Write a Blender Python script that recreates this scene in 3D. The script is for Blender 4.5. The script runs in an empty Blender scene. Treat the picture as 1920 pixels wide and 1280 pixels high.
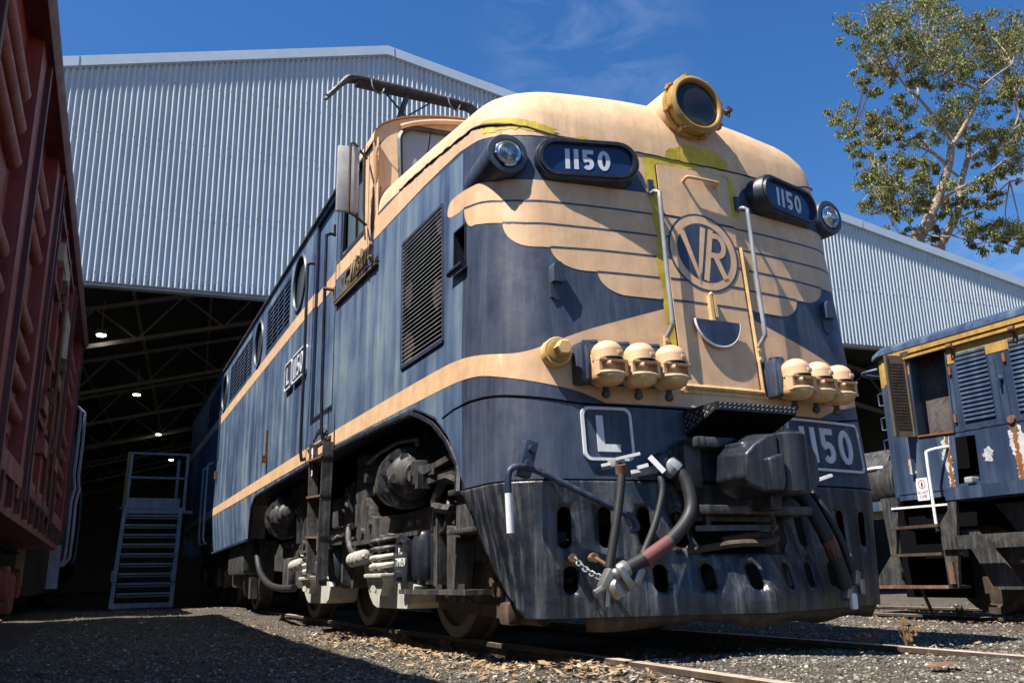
import bpy, bmesh, math, random
from mathutils import Vector, Matrix, Euler
from mathutils.geometry import delaunay_2d_cdt
import numpy as np
random.seed(7); RNG=np.random.default_rng(7)
S=bpy.context.scene; COL=S.collection; PI=math.pi
# ------------------------------------------------------------------ materials
M={}
def nt(name):
    m=bpy.data.materials.new(name); m.use_nodes=True; n=m.node_tree; b=n.nodes['Principled BSDF']; M[name]=m
    return m,n,b
def node(n,t,**k):
    x=n.nodes.new(t)
    for a,v in k.items():
        if a in x.inputs: x.inputs[a].default_value=v
        else: setattr(x,a,v)
    return x
def coords(n,scale=(1,1,1),rot=(0,0,0)):
    tc=n.nodes.new('ShaderNodeTexCoord'); mp=n.nodes.new('ShaderNodeMapping')
    mp.inputs['Scale'].default_value=scale; mp.inputs['Rotation'].default_value=rot
    n.links.new(tc.outputs['Object'],mp.inputs['Vector']); return mp.outputs['Vector']
def noise(n,vec,scale,detail=4,rough=.6,dist=0.):
    x=n.nodes.new('ShaderNodeTexNoise'); x.inputs['Scale'].default_value=scale; x.inputs['Detail'].default_value=detail
    x.inputs['Roughness'].default_value=rough; x.inputs['Distortion'].default_value=dist; n.links.new(vec,x.inputs['Vector']); return x.outputs['Fac']
def ramp(n,fac,stops,interp='LINEAR'):
    x=n.nodes.new('ShaderNodeValToRGB'); r=x.color_ramp; r.interpolation=interp
    while len(r.elements)<len(stops): r.elements.new(.5)
    for e,(p,c) in zip(r.elements,stops): e.position=p; e.color=(*c,1) if len(c)==3 else c
    n.links.new(fac,x.inputs['Fac']); return x.outputs['Color']
def mix(n,fac,a,b,mode='MIX'):
    x=n.nodes.new('ShaderNodeMix'); x.data_type='RGBA'; x.blend_type=mode
    if isinstance(fac,float): x.inputs[0].default_value=fac
    else: n.links.new(fac,x.inputs[0])
    for i,v in ((6,a),(7,b)):
        if isinstance(v,tuple): x.inputs[i].default_value=(*v,1)
        else: n.links.new(v,x.inputs[i])
    return x.outputs[2]
def bump(n,b,h,strength=.3,dist=.01):
    x=n.nodes.new('ShaderNodeBump'); x.inputs['Strength'].default_value=strength; x.inputs['Distance'].default_value=dist
    n.links.new(h,x.inputs['Height']); n.links.new(x.outputs['Normal'],b.inputs['Normal'])
G=lambda v:(v,v,v)
def paint(name,c1,c2,streak=None,sk=.5,rough=(.4,.6),dirt=None,da=(.6,.75),bs=.12,streakscale=(9,9,.55),wob=.25,sm=.9):
    """weathered paint: patchy fade, vertical rain streaks, specks of grime, orange peel"""
    m,n,b=nt(name); v=coords(n); vs=coords(n,streakscale)
    c=ramp(n,noise(n,v,1.3,5,.65),[(.3,c1),(.7,c2)])
    f=ramp(n,noise(n,v,7.,6,.7),[(.35,G(1-wob)),(.65,G(1.+wob*.3))]); c=mix(n,1.,c,f,'MULTIPLY')
    if streak:
        s=ramp(n,noise(n,vs,2.2,6,.66),[(.47,G(0)),(.66,G(sk))]); c=mix(n,s,c,streak); s2=ramp(n,noise(n,vs,1.1,4,.6),[(.36,G(sm)),(.58,G(1.03))]); c=mix(n,1.,c,s2,'MULTIPLY')
    if dirt:
        d=ramp(n,noise(n,v,3.5,8,.75,.4),[(da[0],G(0)),(da[1],G(.75))]); c=mix(n,d,c,dirt)
        d2=ramp(n,noise(n,v,55,2,.5),[(.70,G(0)),(.76,G(.7))]); c=mix(n,d2,c,dirt)
    n.links.new(c,b.inputs['Base Color'])
    r=ramp(n,noise(n,v,5,4),[(.3,G(rough[0])),(.7,G(rough[1]))]); n.links.new(r,b.inputs['Roughness'])
    h=noise(n,v,3.2,3,.5); h2=noise(n,v,90,3,.6)
    x=n.nodes.new('ShaderNodeMath'); x.operation='MULTIPLY_ADD'; n.links.new(h2,x.inputs[0]); x.inputs[1].default_value=.06; n.links.new(h,x.inputs[2])
    bump(n,b,x.outputs[0],bs,.05); return m
paint('navy',(.026,.037,.068),(.049,.062,.096),(.11,.135,.16),.28,(.36,.58),(.020,.022,.030),(.62,.82),bs=.16)
def faded(name,cols,rough,specks=.7,bands=(5.5,5.5,.35)):
    """sun bleached blue: soft vertical bands of indigo, mid blue and chalky teal, thin rain runs, chips"""
    m,n,b=nt(name); v=coords(n); vb=coords(n,bands); vt=coords(n,(26,26,.5))
    q=n.nodes.new('ShaderNodeMath'); q.operation='MULTIPLY_ADD'; n.links.new(noise(n,vb,1.,5,.62,.25),q.inputs[0]); q.inputs[1].default_value=.62; 
    q2=n.nodes.new('ShaderNodeMath'); q2.operation='MULTIPLY'; n.links.new(noise(n,v,.9,4,.6),q2.inputs[0]); q2.inputs[1].default_value=.38; n.links.new(q2.outputs[0],q.inputs[2])
    c=ramp(n,q.outputs[0],[(.41,cols[0]),(.475,cols[1]),(.53,cols[2]),(.61,cols[3])])
    t=ramp(n,noise(n,vt,1.6,5,.65),[(.30,G(.86)),(.5,G(1.)),(.68,G(1.13))]); c=mix(n,1.,c,t,'MULTIPLY')
    d=ramp(n,noise(n,v,6.,7,.72,.4),[(.64,G(0)),(.74,G(.45))]); c=mix(n,d,c,cols[0])
    d2=ramp(n,noise(n,v,60,2,.5),[(.71,G(0)),(.76,G(specks))]); c=mix(n,d2,c,(.03,.03,.035))
    n.links.new(c,b.inputs['Base Color']); r=ramp(n,noise(n,v,5,4),[(.3,G(rough[0])),(.7,G(rough[1]))]); n.links.new(r,b.inputs['Roughness'])
    bump(n,b,noise(n,v,2.6,3,.5),.16,.05)
faded('navy_faded',((.034,.053,.104),(.064,.098,.162),(.098,.142,.205),(.172,.212,.235)),(.36,.58),.7,(4.2,4.2,.30))
faded('diesel_blue',((.022,.034,.068),(.034,.052,.092),(.050,.075,.118),(.10,.125,.15)),(.32,.52),.5)
paint('navy_dark',(.013,.022,.052),(.024,.036,.072),(.09,.105,.12),.5,(.35,.6),(.02,.02,.02),(.6,.8))
paint('cream',(.635,.395,.215),(.72,.468,.270),(.46,.28,.145),.5,(.4,.6),(.36,.215,.10),(.64,.86),wob=.16,sm=.93)
paint('cream_hood',(.64,.405,.225),(.71,.475,.285),(.47,.30,.16),.75,(.55,.75),(.52,.37,.12),(.56,.80),wob=.18)
paint('cream_dirty',(.62,.40,.17),(.72,.47,.22),(.42,.20,.05),.6,(.45,.65),(.30,.15,.04),(.55,.75),wob=.2)
paint('primer_yellow',(.54,.38,.025),(.66,.49,.045),(.40,.30,.03),.5,(.6,.8),(.25,.18,.02),(.6,.8),bs=.4)
paint('gold',(.33,.19,.035),(.45,.27,.06),(.18,.10,.03),.5,(.3,.5),(.10,.06,.02),(.55,.75))
paint('black_iron',(.018,.019,.022),(.050,.050,.052),(.17,.16,.145),.45,(.32,.6),(.12,.10,.075),(.48,.72),bs=.5,wob=.35)
paint('black_gloss',(.009,.011,.018),(.021,.024,.033),(.065,.068,.07),.3,(.22,.45),(.07,.06,.05),(.6,.82),bs=.4)
paint('pilot_paint',(.011,.014,.022),(.030,.037,.054),(.15,.15,.15),.55,(.22,.46),(.095,.072,.048),(.55,.75),bs=.55,streakscale=(9,9,.7),sm=.6)
paint('rubber',(.009,.009,.009),(.018,.017,.016),None,0,(.5,.7),(.06,.048,.036),(.64,.82))
paint('rubber_red',(.11,.035,.030),(.15,.05,.042),None,0,(.6,.8),(.09,.05,.04),(.6,.8))
paint('white_paint',(.72,.72,.71),(.80,.80,.79),(.5,.47,.42),.35,(.4,.6),(.3,.25,.2),(.68,.85),wob=.1)
paint('pale_letter',(.55,.56,.60),(.63,.64,.67),(.42,.41,.40),.5,(.4,.6),(.22,.2,.18),(.66,.85),wob=.1)
paint('light_grey',(.40,.385,.34),(.50,.485,.43),(.33,.27,.19),.5,(.5,.7),(.2,.15,.09),(.6,.8))
paint('steel',(.20,.21,.22),(.30,.31,.32),(.38,.36,.33),.4,(.3,.5),(.1,.07,.05),(.6,.8))
paint('galv',(.22,.25,.30),(.30,.34,.40),(.38,.40,.42),.4,(.35,.5),(.12,.11,.1),(.65,.85))
paint('rust',(.10,.045,.02),(.17,.08,.038),(.26,.15,.08),.5,(.7,.9),(.05,.03,.02),(.5,.75),bs=.6)
paint('rust_dark',(.035,.022,.015),(.075,.045,.028),(.14,.09,.055),.4,(.7,.9),(.02,.016,.013),(.5,.75),bs=.6)
paint('rail_top',(.42,.34,.25),(.56,.47,.37),(.25,.14,.08),.5,(.35,.6),(.16,.09,.05),(.55,.8))
paint('wheel_tread',(.10,.075,.055),(.17,.13,.095),(.07,.05,.04),.5,(.5,.7),(.05,.035,.025),(.5,.75))
paint('bronze',(.16,.11,.05),(.23,.165,.08),(.10,.07,.04),.5,(.35,.55),(.05,.035,.02),(.55,.8))
paint('zinc_wall',(.44,.485,.52),(.50,.54,.57),(.40,.42,.44),.3,(.35,.5),None,bs=.02,wob=.06)
paint('zinc_trim',(.42,.50,.58),(.47,.55,.63),None,0,(.35,.5),None,bs=.02,wob=.06)
paint('shed_steel',(.26,.25,.235),(.33,.32,.30),None,0,(.5,.7),(.05,.03,.02),(.6,.8))
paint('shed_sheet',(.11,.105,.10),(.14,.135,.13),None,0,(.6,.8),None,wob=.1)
paint('shed_purlin_lit',(.55,.45,.32),(.65,.54,.40),None,0,(.5,.7),None,wob=.1)  # pale warm tone: light falling on the purlins put into their colour
paint('wagon_red',(.20,.020,.015),(.27,.032,.023),(.26,.075,.05),.45,(.35,.6),(.07,.015,.012),(.55,.8),bs=.2)
paint('wagon_brown',(.215,.034,.024),(.28,.052,.036),(.30,.12,.085),.4,(.35,.6),(.09,.03,.02),(.58,.8),bs=.2)
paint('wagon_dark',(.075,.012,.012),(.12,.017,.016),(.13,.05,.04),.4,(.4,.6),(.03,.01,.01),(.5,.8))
paint('timber_pale',(.42,.33,.22),(.52,.43,.30),(.25,.16,.09),.6,(.6,.8),(.15,.08,.05),(.6,.8))
paint('diesel_gold',(.44,.25,.055),(.54,.33,.085),(.24,.10,.03),.6,(.4,.6),(.2,.09,.03),(.6,.8))
paint('diesel_rust',(.20,.065,.014),(.30,.11,.025),(.16,.05,.015),.7,(.6,.8),(.12,.04,.01),(.55,.8))
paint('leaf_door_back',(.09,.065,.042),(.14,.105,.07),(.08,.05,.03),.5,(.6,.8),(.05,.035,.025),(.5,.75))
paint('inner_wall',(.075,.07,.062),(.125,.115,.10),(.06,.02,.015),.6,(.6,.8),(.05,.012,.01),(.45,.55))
paint('slate_dark',(.016,.015,.015),(.03,.028,.027),(.06,.055,.05),.3,(.3,.5),None,wob=.2)
def simple(name,c,rough=.5,metal=0.,spec=None,em=None,es=0):
    m,n,b=nt(name); b.inputs['Base Color'].default_value=(*c,1); b.inputs['Roughness'].default_value=rough; b.inputs['Metallic'].default_value=metal
    if em: b.inputs['Emission Color'].default_value=(*em,1); b.inputs['Emission Strength'].default_value=es
    return m
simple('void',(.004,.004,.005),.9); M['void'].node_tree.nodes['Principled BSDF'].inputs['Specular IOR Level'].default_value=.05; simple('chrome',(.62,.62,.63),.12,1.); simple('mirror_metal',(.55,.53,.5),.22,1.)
simple('reflector',(.34,.335,.33),.10,1.); simple('lens_dark',(.02,.02,.022),.08); simple('lamp_on',(1,1,1),.5,em=(1,.93,.72),es=9.); simple('sign_red',(.55,.04,.04),.5); simple('sign_black',(.02,.02,.02),.5); simple('tail_orange',(.5,.15,.01),.4)
simple('green_weed',(.10,.16,.035),.7); simple('dry_weed',(.19,.11,.045),.8)
def glass(name,c,rough=.06,alpha_c=.0):
    m,n,b=nt(name); b.inputs['Base Color'].default_value=(*c,1); b.inputs['Roughness'].default_value=rough
    b.inputs['IOR'].default_value=1.5
    v=coords(n); h=noise(n,v,2.5,2); bump(n,b,h,.06,.05)
    r=ramp(n,noise(n,v,6,6,.7),[(.35,G(rough)),(.75,G(rough+.22))]); n.links.new(r,b.inputs['Roughness']); return m
glass('glass_dark',(.035,.045,.050)); glass('glass_cab',(.26,.285,.30),.12); glass('lamp_glass',(.018,.016,.014),.02); glass('glass_side',(.085,.13,.15),.12); glass('glass_green',(.05,.058,.050),.1)
glass('number_glass',(.012,.028,.085),.05)
def clear(name,rough=.02,tint=(1,1,1)):
    m,n,b=nt(name); b.inputs['Transmission Weight'].default_value=1; b.inputs['Roughness'].default_value=rough; b.inputs['Base Color'].default_value=(*tint,1); b.inputs['IOR'].default_value=1.15; return m
clear('clear_glass')
# tread plate with raised bars
m,n,b=nt('tread_plate'); v=coords(n,(38,38,38)); b.inputs['Base Color'].default_value=(.022,.022,.024,1); b.inputs['Roughness'].default_value=.4
# ground
def ground_mat():
    m,n,b=nt('gravel'); v=coords(n)
    c=ramp(n,noise(n,v,.5,5,.6),[(.3,(.155,.130,.100)),(.7,(.235,.198,.155))])
    vo=n.nodes.new('ShaderNodeTexVoronoi'); vo.inputs['Scale'].default_value=90; n.links.new(v,vo.inputs['Vector'])
    vc=n.nodes.new('ShaderNodeSeparateColor'); n.links.new(vo.outputs['Color'],vc.inputs[0])
    k=ramp(n,vc.outputs[0],[(0,G(.38)),(.55,G(.85)),(.85,G(1.2)),(1.,G(1.7))]); c=mix(n,1.,c,k,'MULTIPLY')
    vo2=n.nodes.new('ShaderNodeTexVoronoi'); vo2.inputs['Scale'].default_value=260; n.links.new(v,vo2.inputs['Vector'])
    vc2=n.nodes.new('ShaderNodeSeparateColor'); n.links.new(vo2.outputs['Color'],vc2.inputs[0])
    k2=ramp(n,vc2.outputs[0],[(0,G(.55)),(.8,G(1.1)),(1,G(1.9))]); c=mix(n,1.,c,k2,'MULTIPLY')
    l=ramp(n,noise(n,v,11,4,.7),[(.60,G(0)),(.74,G(.5))]); c=mix(n,l,c,(.20,.135,.07))
    n.links.new(c,b.inputs['Base Color']); b.inputs['Roughness'].default_value=.95; b.inputs['Specular IOR Level'].default_value=.15
    x=n.nodes.new('ShaderNodeMath'); x.operation='ADD'; n.links.new(vo.outputs['Distance'],x.inputs[0]); n.links.new(vo2.outputs['Distance'],x.inputs[1])
    bump(n,b,x.outputs[0],.9,.02)
ground_mat()
def attr_mat(name,rough=.9,spec=.2):
    m,n,b=nt(name); a=n.nodes.new('ShaderNodeAttribute'); a.attribute_name='Col'; n.links.new(a.outputs['Color'],b.inputs['Base Color'])
    b.inputs['Roughness'].default_value=rough; b.inputs['Specular IOR Level'].default_value=spec; return m
attr_mat('stone_mix'); attr_mat('litter_mix',.8)
def leaf_mat():
    m,n,b=nt('gum_leaf'); a=n.nodes.new('ShaderNodeAttribute'); a.attribute_name='Col'; n.links.new(a.outputs['Color'],b.inputs['Base Color'])
    b.inputs['Roughness'].default_value=.55; b.inputs['Specular IOR Level'].default_value=.3
    t=n.nodes.new('ShaderNodeBsdfTranslucent'); n.links.new(a.outputs['Color'],t.inputs['Color'])
    ms=n.nodes.new('ShaderNodeMixShader'); ms.inputs[0].default_value=.28; out=n.nodes['Material Output']
    n.links.new(b.outputs[0],ms.inputs[1]); n.links.new(t.outputs[0],ms.inputs[2]); n.links.new(ms.outputs[0],out.inputs[0])
leaf_mat()
paint('gum_bark',(.25,.175,.115),(.36,.275,.20),(.22,.12,.07),.6,(.6,.8),(.15,.09,.05),(.55,.75),bs=.3)
# ------------------------------------------------------------------ mesh builder
class MB:
    def __init__(s,mat=None): s.v=[]; s.f=[]; s.m=[]; s.mat=mat; s.mats=[]
    def mi(s,mat):
        mat=mat or s.mat
        if mat not in s.mats: s.mats.append(mat)
        return s.mats.index(mat)
    def add(s,vs,fs,mat=None):
        o=len(s.v); k=s.mi(mat); s.v+= [tuple(x) for x in vs]; s.f+=[tuple(i+o for i in f) for f in fs]; s.m+=[k]*len(fs); return s
    def box(s,c,d,rot=None,mat=None,bev=0.):
        bm=bmesh.new(); bmesh.ops.create_cube(bm,size=1); bmesh.ops.scale(bm,vec=d,verts=bm.verts)
        if bev: bmesh.ops.bevel(bm,geom=list(bm.edges),offset=bev,segments=2,affect='EDGES',profile=.6)
        R=Euler(rot).to_matrix() if rot else Matrix.Identity(3)
        bm.verts.index_update(); s.add([R@x.co+Vector(c) for x in bm.verts],[[q.index for q in f.verts] for f in bm.faces],mat); bm.free(); return s
    def bar(s,a,b,w,h,up=(0,0,1),mat=None):
        a=Vector(a); b=Vector(b); d=(b-a).normalized(); u=Vector(up); x=d.cross(u)
        if x.length<1e-4: x=d.cross(Vector((1,0,0)))
        x.normalize(); u=x.cross(d); vs=[]
        for p in (a,b):
            for i,j in ((-1,-1),(1,-1),(1,1),(-1,1)): vs.append(p+x*(w/2*i)+u*(h/2*j))
        return s.add(vs,[(0,1,2,3),(7,6,5,4),(0,4,5,1),(1,5,6,2),(2,6,7,3),(3,7,4,0)],mat)
    def lathe(s,prof,o,axis,n=24,mat=None,caps=True):
        o=Vector(o); ax=Vector(axis).normalized(); t=Vector((0,0,1)) if abs(ax.z)<.9 else Vector((1,0,0)); u=ax.cross(t).normalized(); w=ax.cross(u)
        vs=[]; fs=[]
        for (r,h) in prof:
            for i in range(n): a=2*PI*i/n; vs.append(o+ax*h+(u*math.cos(a)+w*math.sin(a))*max(r,1e-4))
        for k in range(len(prof)-1):
            for i in range(n): j=(i+1)%n; fs.append((k*n+i,k*n+j,k*n+n+j,k*n+n+i))
        if caps: fs.append(tuple(range(n))[::-1]); fs.append(tuple((len(prof)-1)*n+i for i in range(n)))
        return s.add(vs,fs,mat)
    def cyl(s,a,b,r,r2=None,n=16,mat=None):
        a=Vector(a); b=Vector(b); return s.lathe([(r,0),(r2 if r2 is not None else r,(b-a).length)],a,b-a,n,mat)
    def tube(s,pts,r,n=8,mat=None,sm=0,closed=False):
        P=[Vector(p) for p in pts]
        if sm:
            Q=[]; L=len(P)
            for i in range(L if closed else L-1):
                p0=P[(i-1)%L] if closed or i>0 else P[i]; p1=P[i]; p2=P[(i+1)%L]; p3=P[(i+2)%L] if closed or i+2<L else p2
                for k in range(sm):
                    t=k/sm; Q.append(.5*((2*p1)+(p2-p0)*t+(2*p0-5*p1+4*p2-p3)*t*t+(3*p1-p0-3*p2+p3)*t**3))
            if not closed: Q.append(P[-1])
            P=Q
        R=r if callable(r) else (lambda t:r)
        vs=[]; fs=[]; L=len(P); u=None
        for i,p in enumerate(P):
            d=((P[(i+1)%L] if closed or i<L-1 else p)-(P[i-1] if closed or i>0 else p)).normalized()
            if u is None:
                t=Vector((0,0,1)) if abs(d.z)<.9 else Vector((1,0,0)); u=d.cross(t).normalized()
            else: u=(u-d*u.dot(d)).normalized()
            w=d.cross(u); rr=R(i/(L-1))
            for k in range(n): a=2*PI*k/n; vs.append(p+(u*math.cos(a)+w*math.sin(a))*rr)
        for i in range(L if closed else L-1):
            i2=(i+1)%L
            for k in range(n): j=(k+1)%n; fs.append((i*n+k,i*n+j,i2*n+j,i2*n+k))
        if not closed: fs.append(tuple(range(n))[::-1]); fs.append(tuple((L-1)*n+i for i in range(n)))
        return s.add(vs,fs,mat)
    def prism(s,poly,fn,t0,t1,mat=None):
        """poly 2D (ccw), fn(u,v,t)->3D, from t0 to t1"""
        n=len(poly); vs=[fn(u,v,t0) for u,v in poly]+[fn(u,v,t1) for u,v in poly]
        fs=[tuple(range(n))[::-1],tuple(range(n,2*n))]+[(i,(i+1)%n,n+(i+1)%n,n+i) for i in range(n)]
        return s.add(vs,fs,mat)
    def sphere(s,c,r,sc=(1,1,1),n=16,m=10,mat=None,half=False):
        prof=[(r*math.sin(PI*k/m),-r*math.cos(PI*k/m)) for k in range(m+1)]
        o=len(s.v); s.lathe(prof,(0,0,0),(0,0,1),n,mat,False)
        for i in range(o,len(s.v)): x=s.v[i]; s.v[i]=(c[0]+x[0]*sc[0],c[1]+x[1]*sc[1],c[2]+x[2]*sc[2])
        return s
    def build(s,name,parent=None,smooth=None,thick=0,loc=None,link=True):
        me=bpy.data.meshes.new(name); me.from_pydata(s.v,[],s.f)
        for k in s.mats: me.materials.append(M[k])
        me.polygons.foreach_set('material_index',s.m); me.update()
        bm=bmesh.new(); bm.from_mesh(me); bmesh.ops.recalc_face_normals(bm,faces=bm.faces) if not thick else None; bm.to_mesh(me); bm.free()
        if smooth is not None:
            me.polygons.foreach_set('use_smooth',[True]*len(me.polygons)); me.set_sharp_from_angle(angle=math.radians(smooth))
        o=bpy.data.objects.new(name,me); COL.objects.link(o)
        if thick:
            md=o.modifiers.new('thickness','SOLIDIFY'); md.thickness=thick; md.offset=-1
        if parent: 
            o.parent=parent
            if parent.type=='EMPTY': o.location=-Vector(parent.location)
        return o
def thing(name,label,cat,loc=(0,0,0),group=None):
    o=bpy.data.objects.new(name,None); COL.objects.link(o); o.location=loc; o.empty_display_size=.2; tag(o,label,cat,group); return o
def tag(o,label,cat,group=None,kind=None):
    if label: o['label']=label
    if cat: o['category']=cat
    if group: o['group']=group
    if kind: o['kind']=kind
    return o
def inside(p,poly):
    x,y=p; c=False; n=len(poly); j=n-1
    for i in range(n):
        xi,yi=poly[i]; xj,yj=poly[j]
        if (yi>y)!=(yj>y) and x<(xj-xi)*(y-yi)/(yj-yi)+xi: c=not c
        j=i
    return c
def dens(poly,r):
    o=[]
    for a,b in zip(poly,poly[1:]+poly[:1]):
        k=max(1,int(math.hypot(b[0]-a[0],b[1]-a[1])/r))
        o+=[(a[0]+(b[0]-a[0])*i/k,a[1]+(b[1]-a[1])*i/k) for i in range(k)]
    return o
def patch(mb,outer,fn,res=.08,holes=(),mat=None,resy=None,flip=False):
    """triangulated sheet: 2D outline with holes mapped by fn(u,v)->xyz"""
    resy=resy or res; loops=[dens(outer,min(res,resy))]+[dens(h,min(res,resy)) for h in holes]
    V=[]; E=[]
    for L in loops:
        o=len(V); V+=L; E+=[(o+i,o+(i+1)%len(L)) for i in range(len(L))]
    us=[p[0] for p in outer]; vs=[p[1] for p in outer]
    for i in range(int(math.floor(min(us)/res)),int(math.ceil(max(us)/res))+1):
        for j in range(int(math.floor(min(vs)/resy)),int(math.ceil(max(vs)/resy))+1):
            p=(i*res+.0013,j*resy+.0017)
            if inside(p,loops[0]) and not any(inside(p,h) for h in loops[1:]): V.append(p)
    r=delaunay_2d_cdt([Vector(p) for p in V],E,[],0,1e-5)
    vv=r[0]; fs=[]
    for f in r[2]:
        cx=sum(vv[i].x for i in f)/len(f); cy=sum(vv[i].y for i in f)/len(f)
        if inside((cx,cy),loops[0]) and not any(inside((cx,cy),h) for h in loops[1:]): fs.append(tuple(f)[::-1] if flip else tuple(f))
    mb.add([fn(p.x,p.y) for p in vv],fs,mat); return mb
def rrect(x0,y0,x1,y1,r,n=5):
    o=[]
    for cx,cy,a0 in ((x1-r,y1-r,0),(x0+r,y1-r,90),(x0+r,y0+r,180),(x1-r,y0+r,270)):
        for k in range(n+1): a=math.radians(a0+90*k/n); o.append((cx+r*math.cos(a),cy+r*math.sin(a)))
    return o
def circ(cx,cy,r,n=32,ry=None): return [(cx+r*math.cos(2*PI*k/n),cy+(ry or r)*math.sin(2*PI*k/n)) for k in range(n)]
def stroke(path,w):
    P=[Vector(p) for p in path]; L=[];R=[]
    for i,p in enumerate(P):
        d1=(P[i]-P[i-1]).normalized() if i>0 else None; d2=(P[i+1]-P[i]).normalized() if i<len(P)-1 else None
        if d1 is None: d1=d2
        if d2 is None: d2=d1
        d=(d1+d2).normalized(); nn=Vector((-d.y,d.x)); k=w/2/max(.4,nn.dot(Vector((-d1.y,d1.x))))
        L.append(tuple(p+nn*k)); R.append(tuple(p-nn*k))
    return L+R[::-1]
def five(x,z,w,h,t):
    """outline strokes of a numeral 5 whose lower left corner is x,z"""
    r=h*.31; cx=x+w*.45; cz=z+r; pts=[(x+w*.92,z+h-t/2),(x+t*.5,z+h-t/2),(x+t*.5,z+h*.5)]
    arc=[(cx+(w*.5-t/2+.0)*math.cos(math.radians(a)),cz+(r-t/2)*math.sin(math.radians(a))) for a in range(128,-150,-18)]
    return [stroke(pts,t),stroke([(x+t*.45,z+h*.53)]+arc,t)]
def digits(x,z,h,t,gap,text):
    """list of (outer,holes) shapes for the painted numerals; returns shapes and end x"""
    out=[]
    for c in text:
        if c=='1': out.append(([(x,z),(x+t*1.05,z),(x+t*1.05,z+h),(x,z+h)],[])); x+=t*1.05+gap
        elif c=='5':
            w=h*.56
            for s in five(x,z,w,h,t): out.append((s,[]))
            x+=w+gap*.8
        elif c=='0': w=h*.60; out.append((circ(x+w/2,z+h/2,w/2,36,h/2),[circ(x+w/2,z+h/2,w/2-t,36,h/2-t*.95)])); x+=w+gap
        elif c=='L': w=h*.66; out.append(([(x,z),(x+w,z),(x+w,z+t),(x+t,z+t),(x+t,z+h),(x,z+h)],[])); x+=w+gap
    return out,x-gap

def jagd(pts,a,r=.022):
    return [(x+random.gauss(0,a),z+random.gauss(0,a)) for x,z in dens(pts,r)]

simple('cast_alloy',(.26,.25,.235),.38,.7)
def chaikin(P,k=2):
    for _ in range(k):
        Q=[P[0]]
        for a,b in zip(P,P[1:]): Q+=[(a[0]*.75+b[0]*.25,a[1]*.75+b[1]*.25),(a[0]*.25+b[0]*.75,a[1]*.25+b[1]*.75)]
        P=Q+[P[-1]]
    return P
paint('worn_primer',(.50,.50,.47),(.62,.62,.60),(.28,.16,.08),.8,(.5,.7),(.10,.11,.14),(.52,.66),wob=.2)
SUNE=5.0; SKYE=.066; EXPO=1.10; SKYSAT=1.28; SKYVAL=.97; SKYT=(.96,1.03,1.17); SUNV=(-.55,-.10,1.)
# ------------------------------------------------------------------ locomotive nose surface
YEND=3.9; XB=1.04; RC=.36; A0=math.atan(.16*XB)
def yc(z): return -.19+.085*(z-1.64)
def hw(z): return 1.415-.03*max(0,z-1.9)
def bul(x): return .08*x*x
_pc={}
def plan_pts(z,n=16,m=18):
    y0=yc(z); w=hw(z); pts=[(XB*i/n,y0+bul(XB*i/n)) for i in range(n+1)]
    A1=PI/2-.031; rx=(w-.012-XB)/(math.sin(A1)-math.sin(A0)); x0=XB-rx*math.sin(A0); yb=pts[-1][1]+RC*math.cos(A0)
    for i in range(1,m+1):
        a=A0+(A1-A0)*i/m; pts.append((x0+rx*math.sin(a),yb-RC*math.cos(a)))
    xe,ye=pts[-1]
    for i in range(1,9): t=i/8; pts.append((xe+(1.46-xe)*t,ye+(YEND-ye)*t))
    return pts
import bisect
def plan(s,z):
    k=round(z,2)
    if k not in _pc:
        p=plan_pts(k); L=[0]
        for a,b in zip(p,p[1:]): L.append(L[-1]+math.hypot(b[0]-a[0],b[1]-a[1]))
        _pc[k]=(p,L)
    p,L=_pc[k]; q=abs(s); i=min(max(bisect.bisect_right(L,q)-1,0),len(L)-2)
    t=(q-L[i])/(L[i+1]-L[i]); a,b=p[i],p[i+1]
    return (1 if s>=0 else -1)*(a[0]+(b[0]-a[0])*t), a[1]+(b[1]-a[1])*t
def surf(s,z,off=0.):
    x,y=plan(s,z)
    if off:
        x1,y1=plan(s-.03,z); x2,y2=plan(s+.03,z); tx,ty=x2-x1,y2-y1; l=math.hypot(tx,ty); x+=ty/l*off; y-=tx/l*off
    return (x,y+yc(z)-yc(round(z,2)),z)
def y2s(y,z=2.5):
    p=plan_pts(z); L=0
    for a,b in zip(p,p[1:]):
        d=math.hypot(b[0]-a[0],b[1]-a[1])
        if b[1]>=y and b[0]>1.2: return L+d*(y-a[1])/(b[1]-a[1])
        L+=d
    return L
def side_x(y,z):
    """half width of the body side at y (to the rear of the nose)"""
    w=1.46
    if y<YEND: w=abs(plan(y2s(y),min(z,3.4))[0])
    if z<1.75: w-=.06*(1.75-z)/.65
    return w
SE=y2s(3.60)
def zs(s):
    T=[(0,3.19),(.6,3.205),(1.0,3.24),(1.3,3.32),(1.6,3.405),(2.4,3.52),(3.3,3.60),(6,3.62)]; q=abs(s)
    for (a,u),(b,v) in zip(T,T[1:]):
        if q<=b: return u+(v-u)*(q-a)/(b-a)
    return 3.62
LOCO=thing('electric_locomotive','large blue and cream streamlined electric locomotive standing half out of the corrugated shed','locomotive',(0,6,.14))
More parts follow.
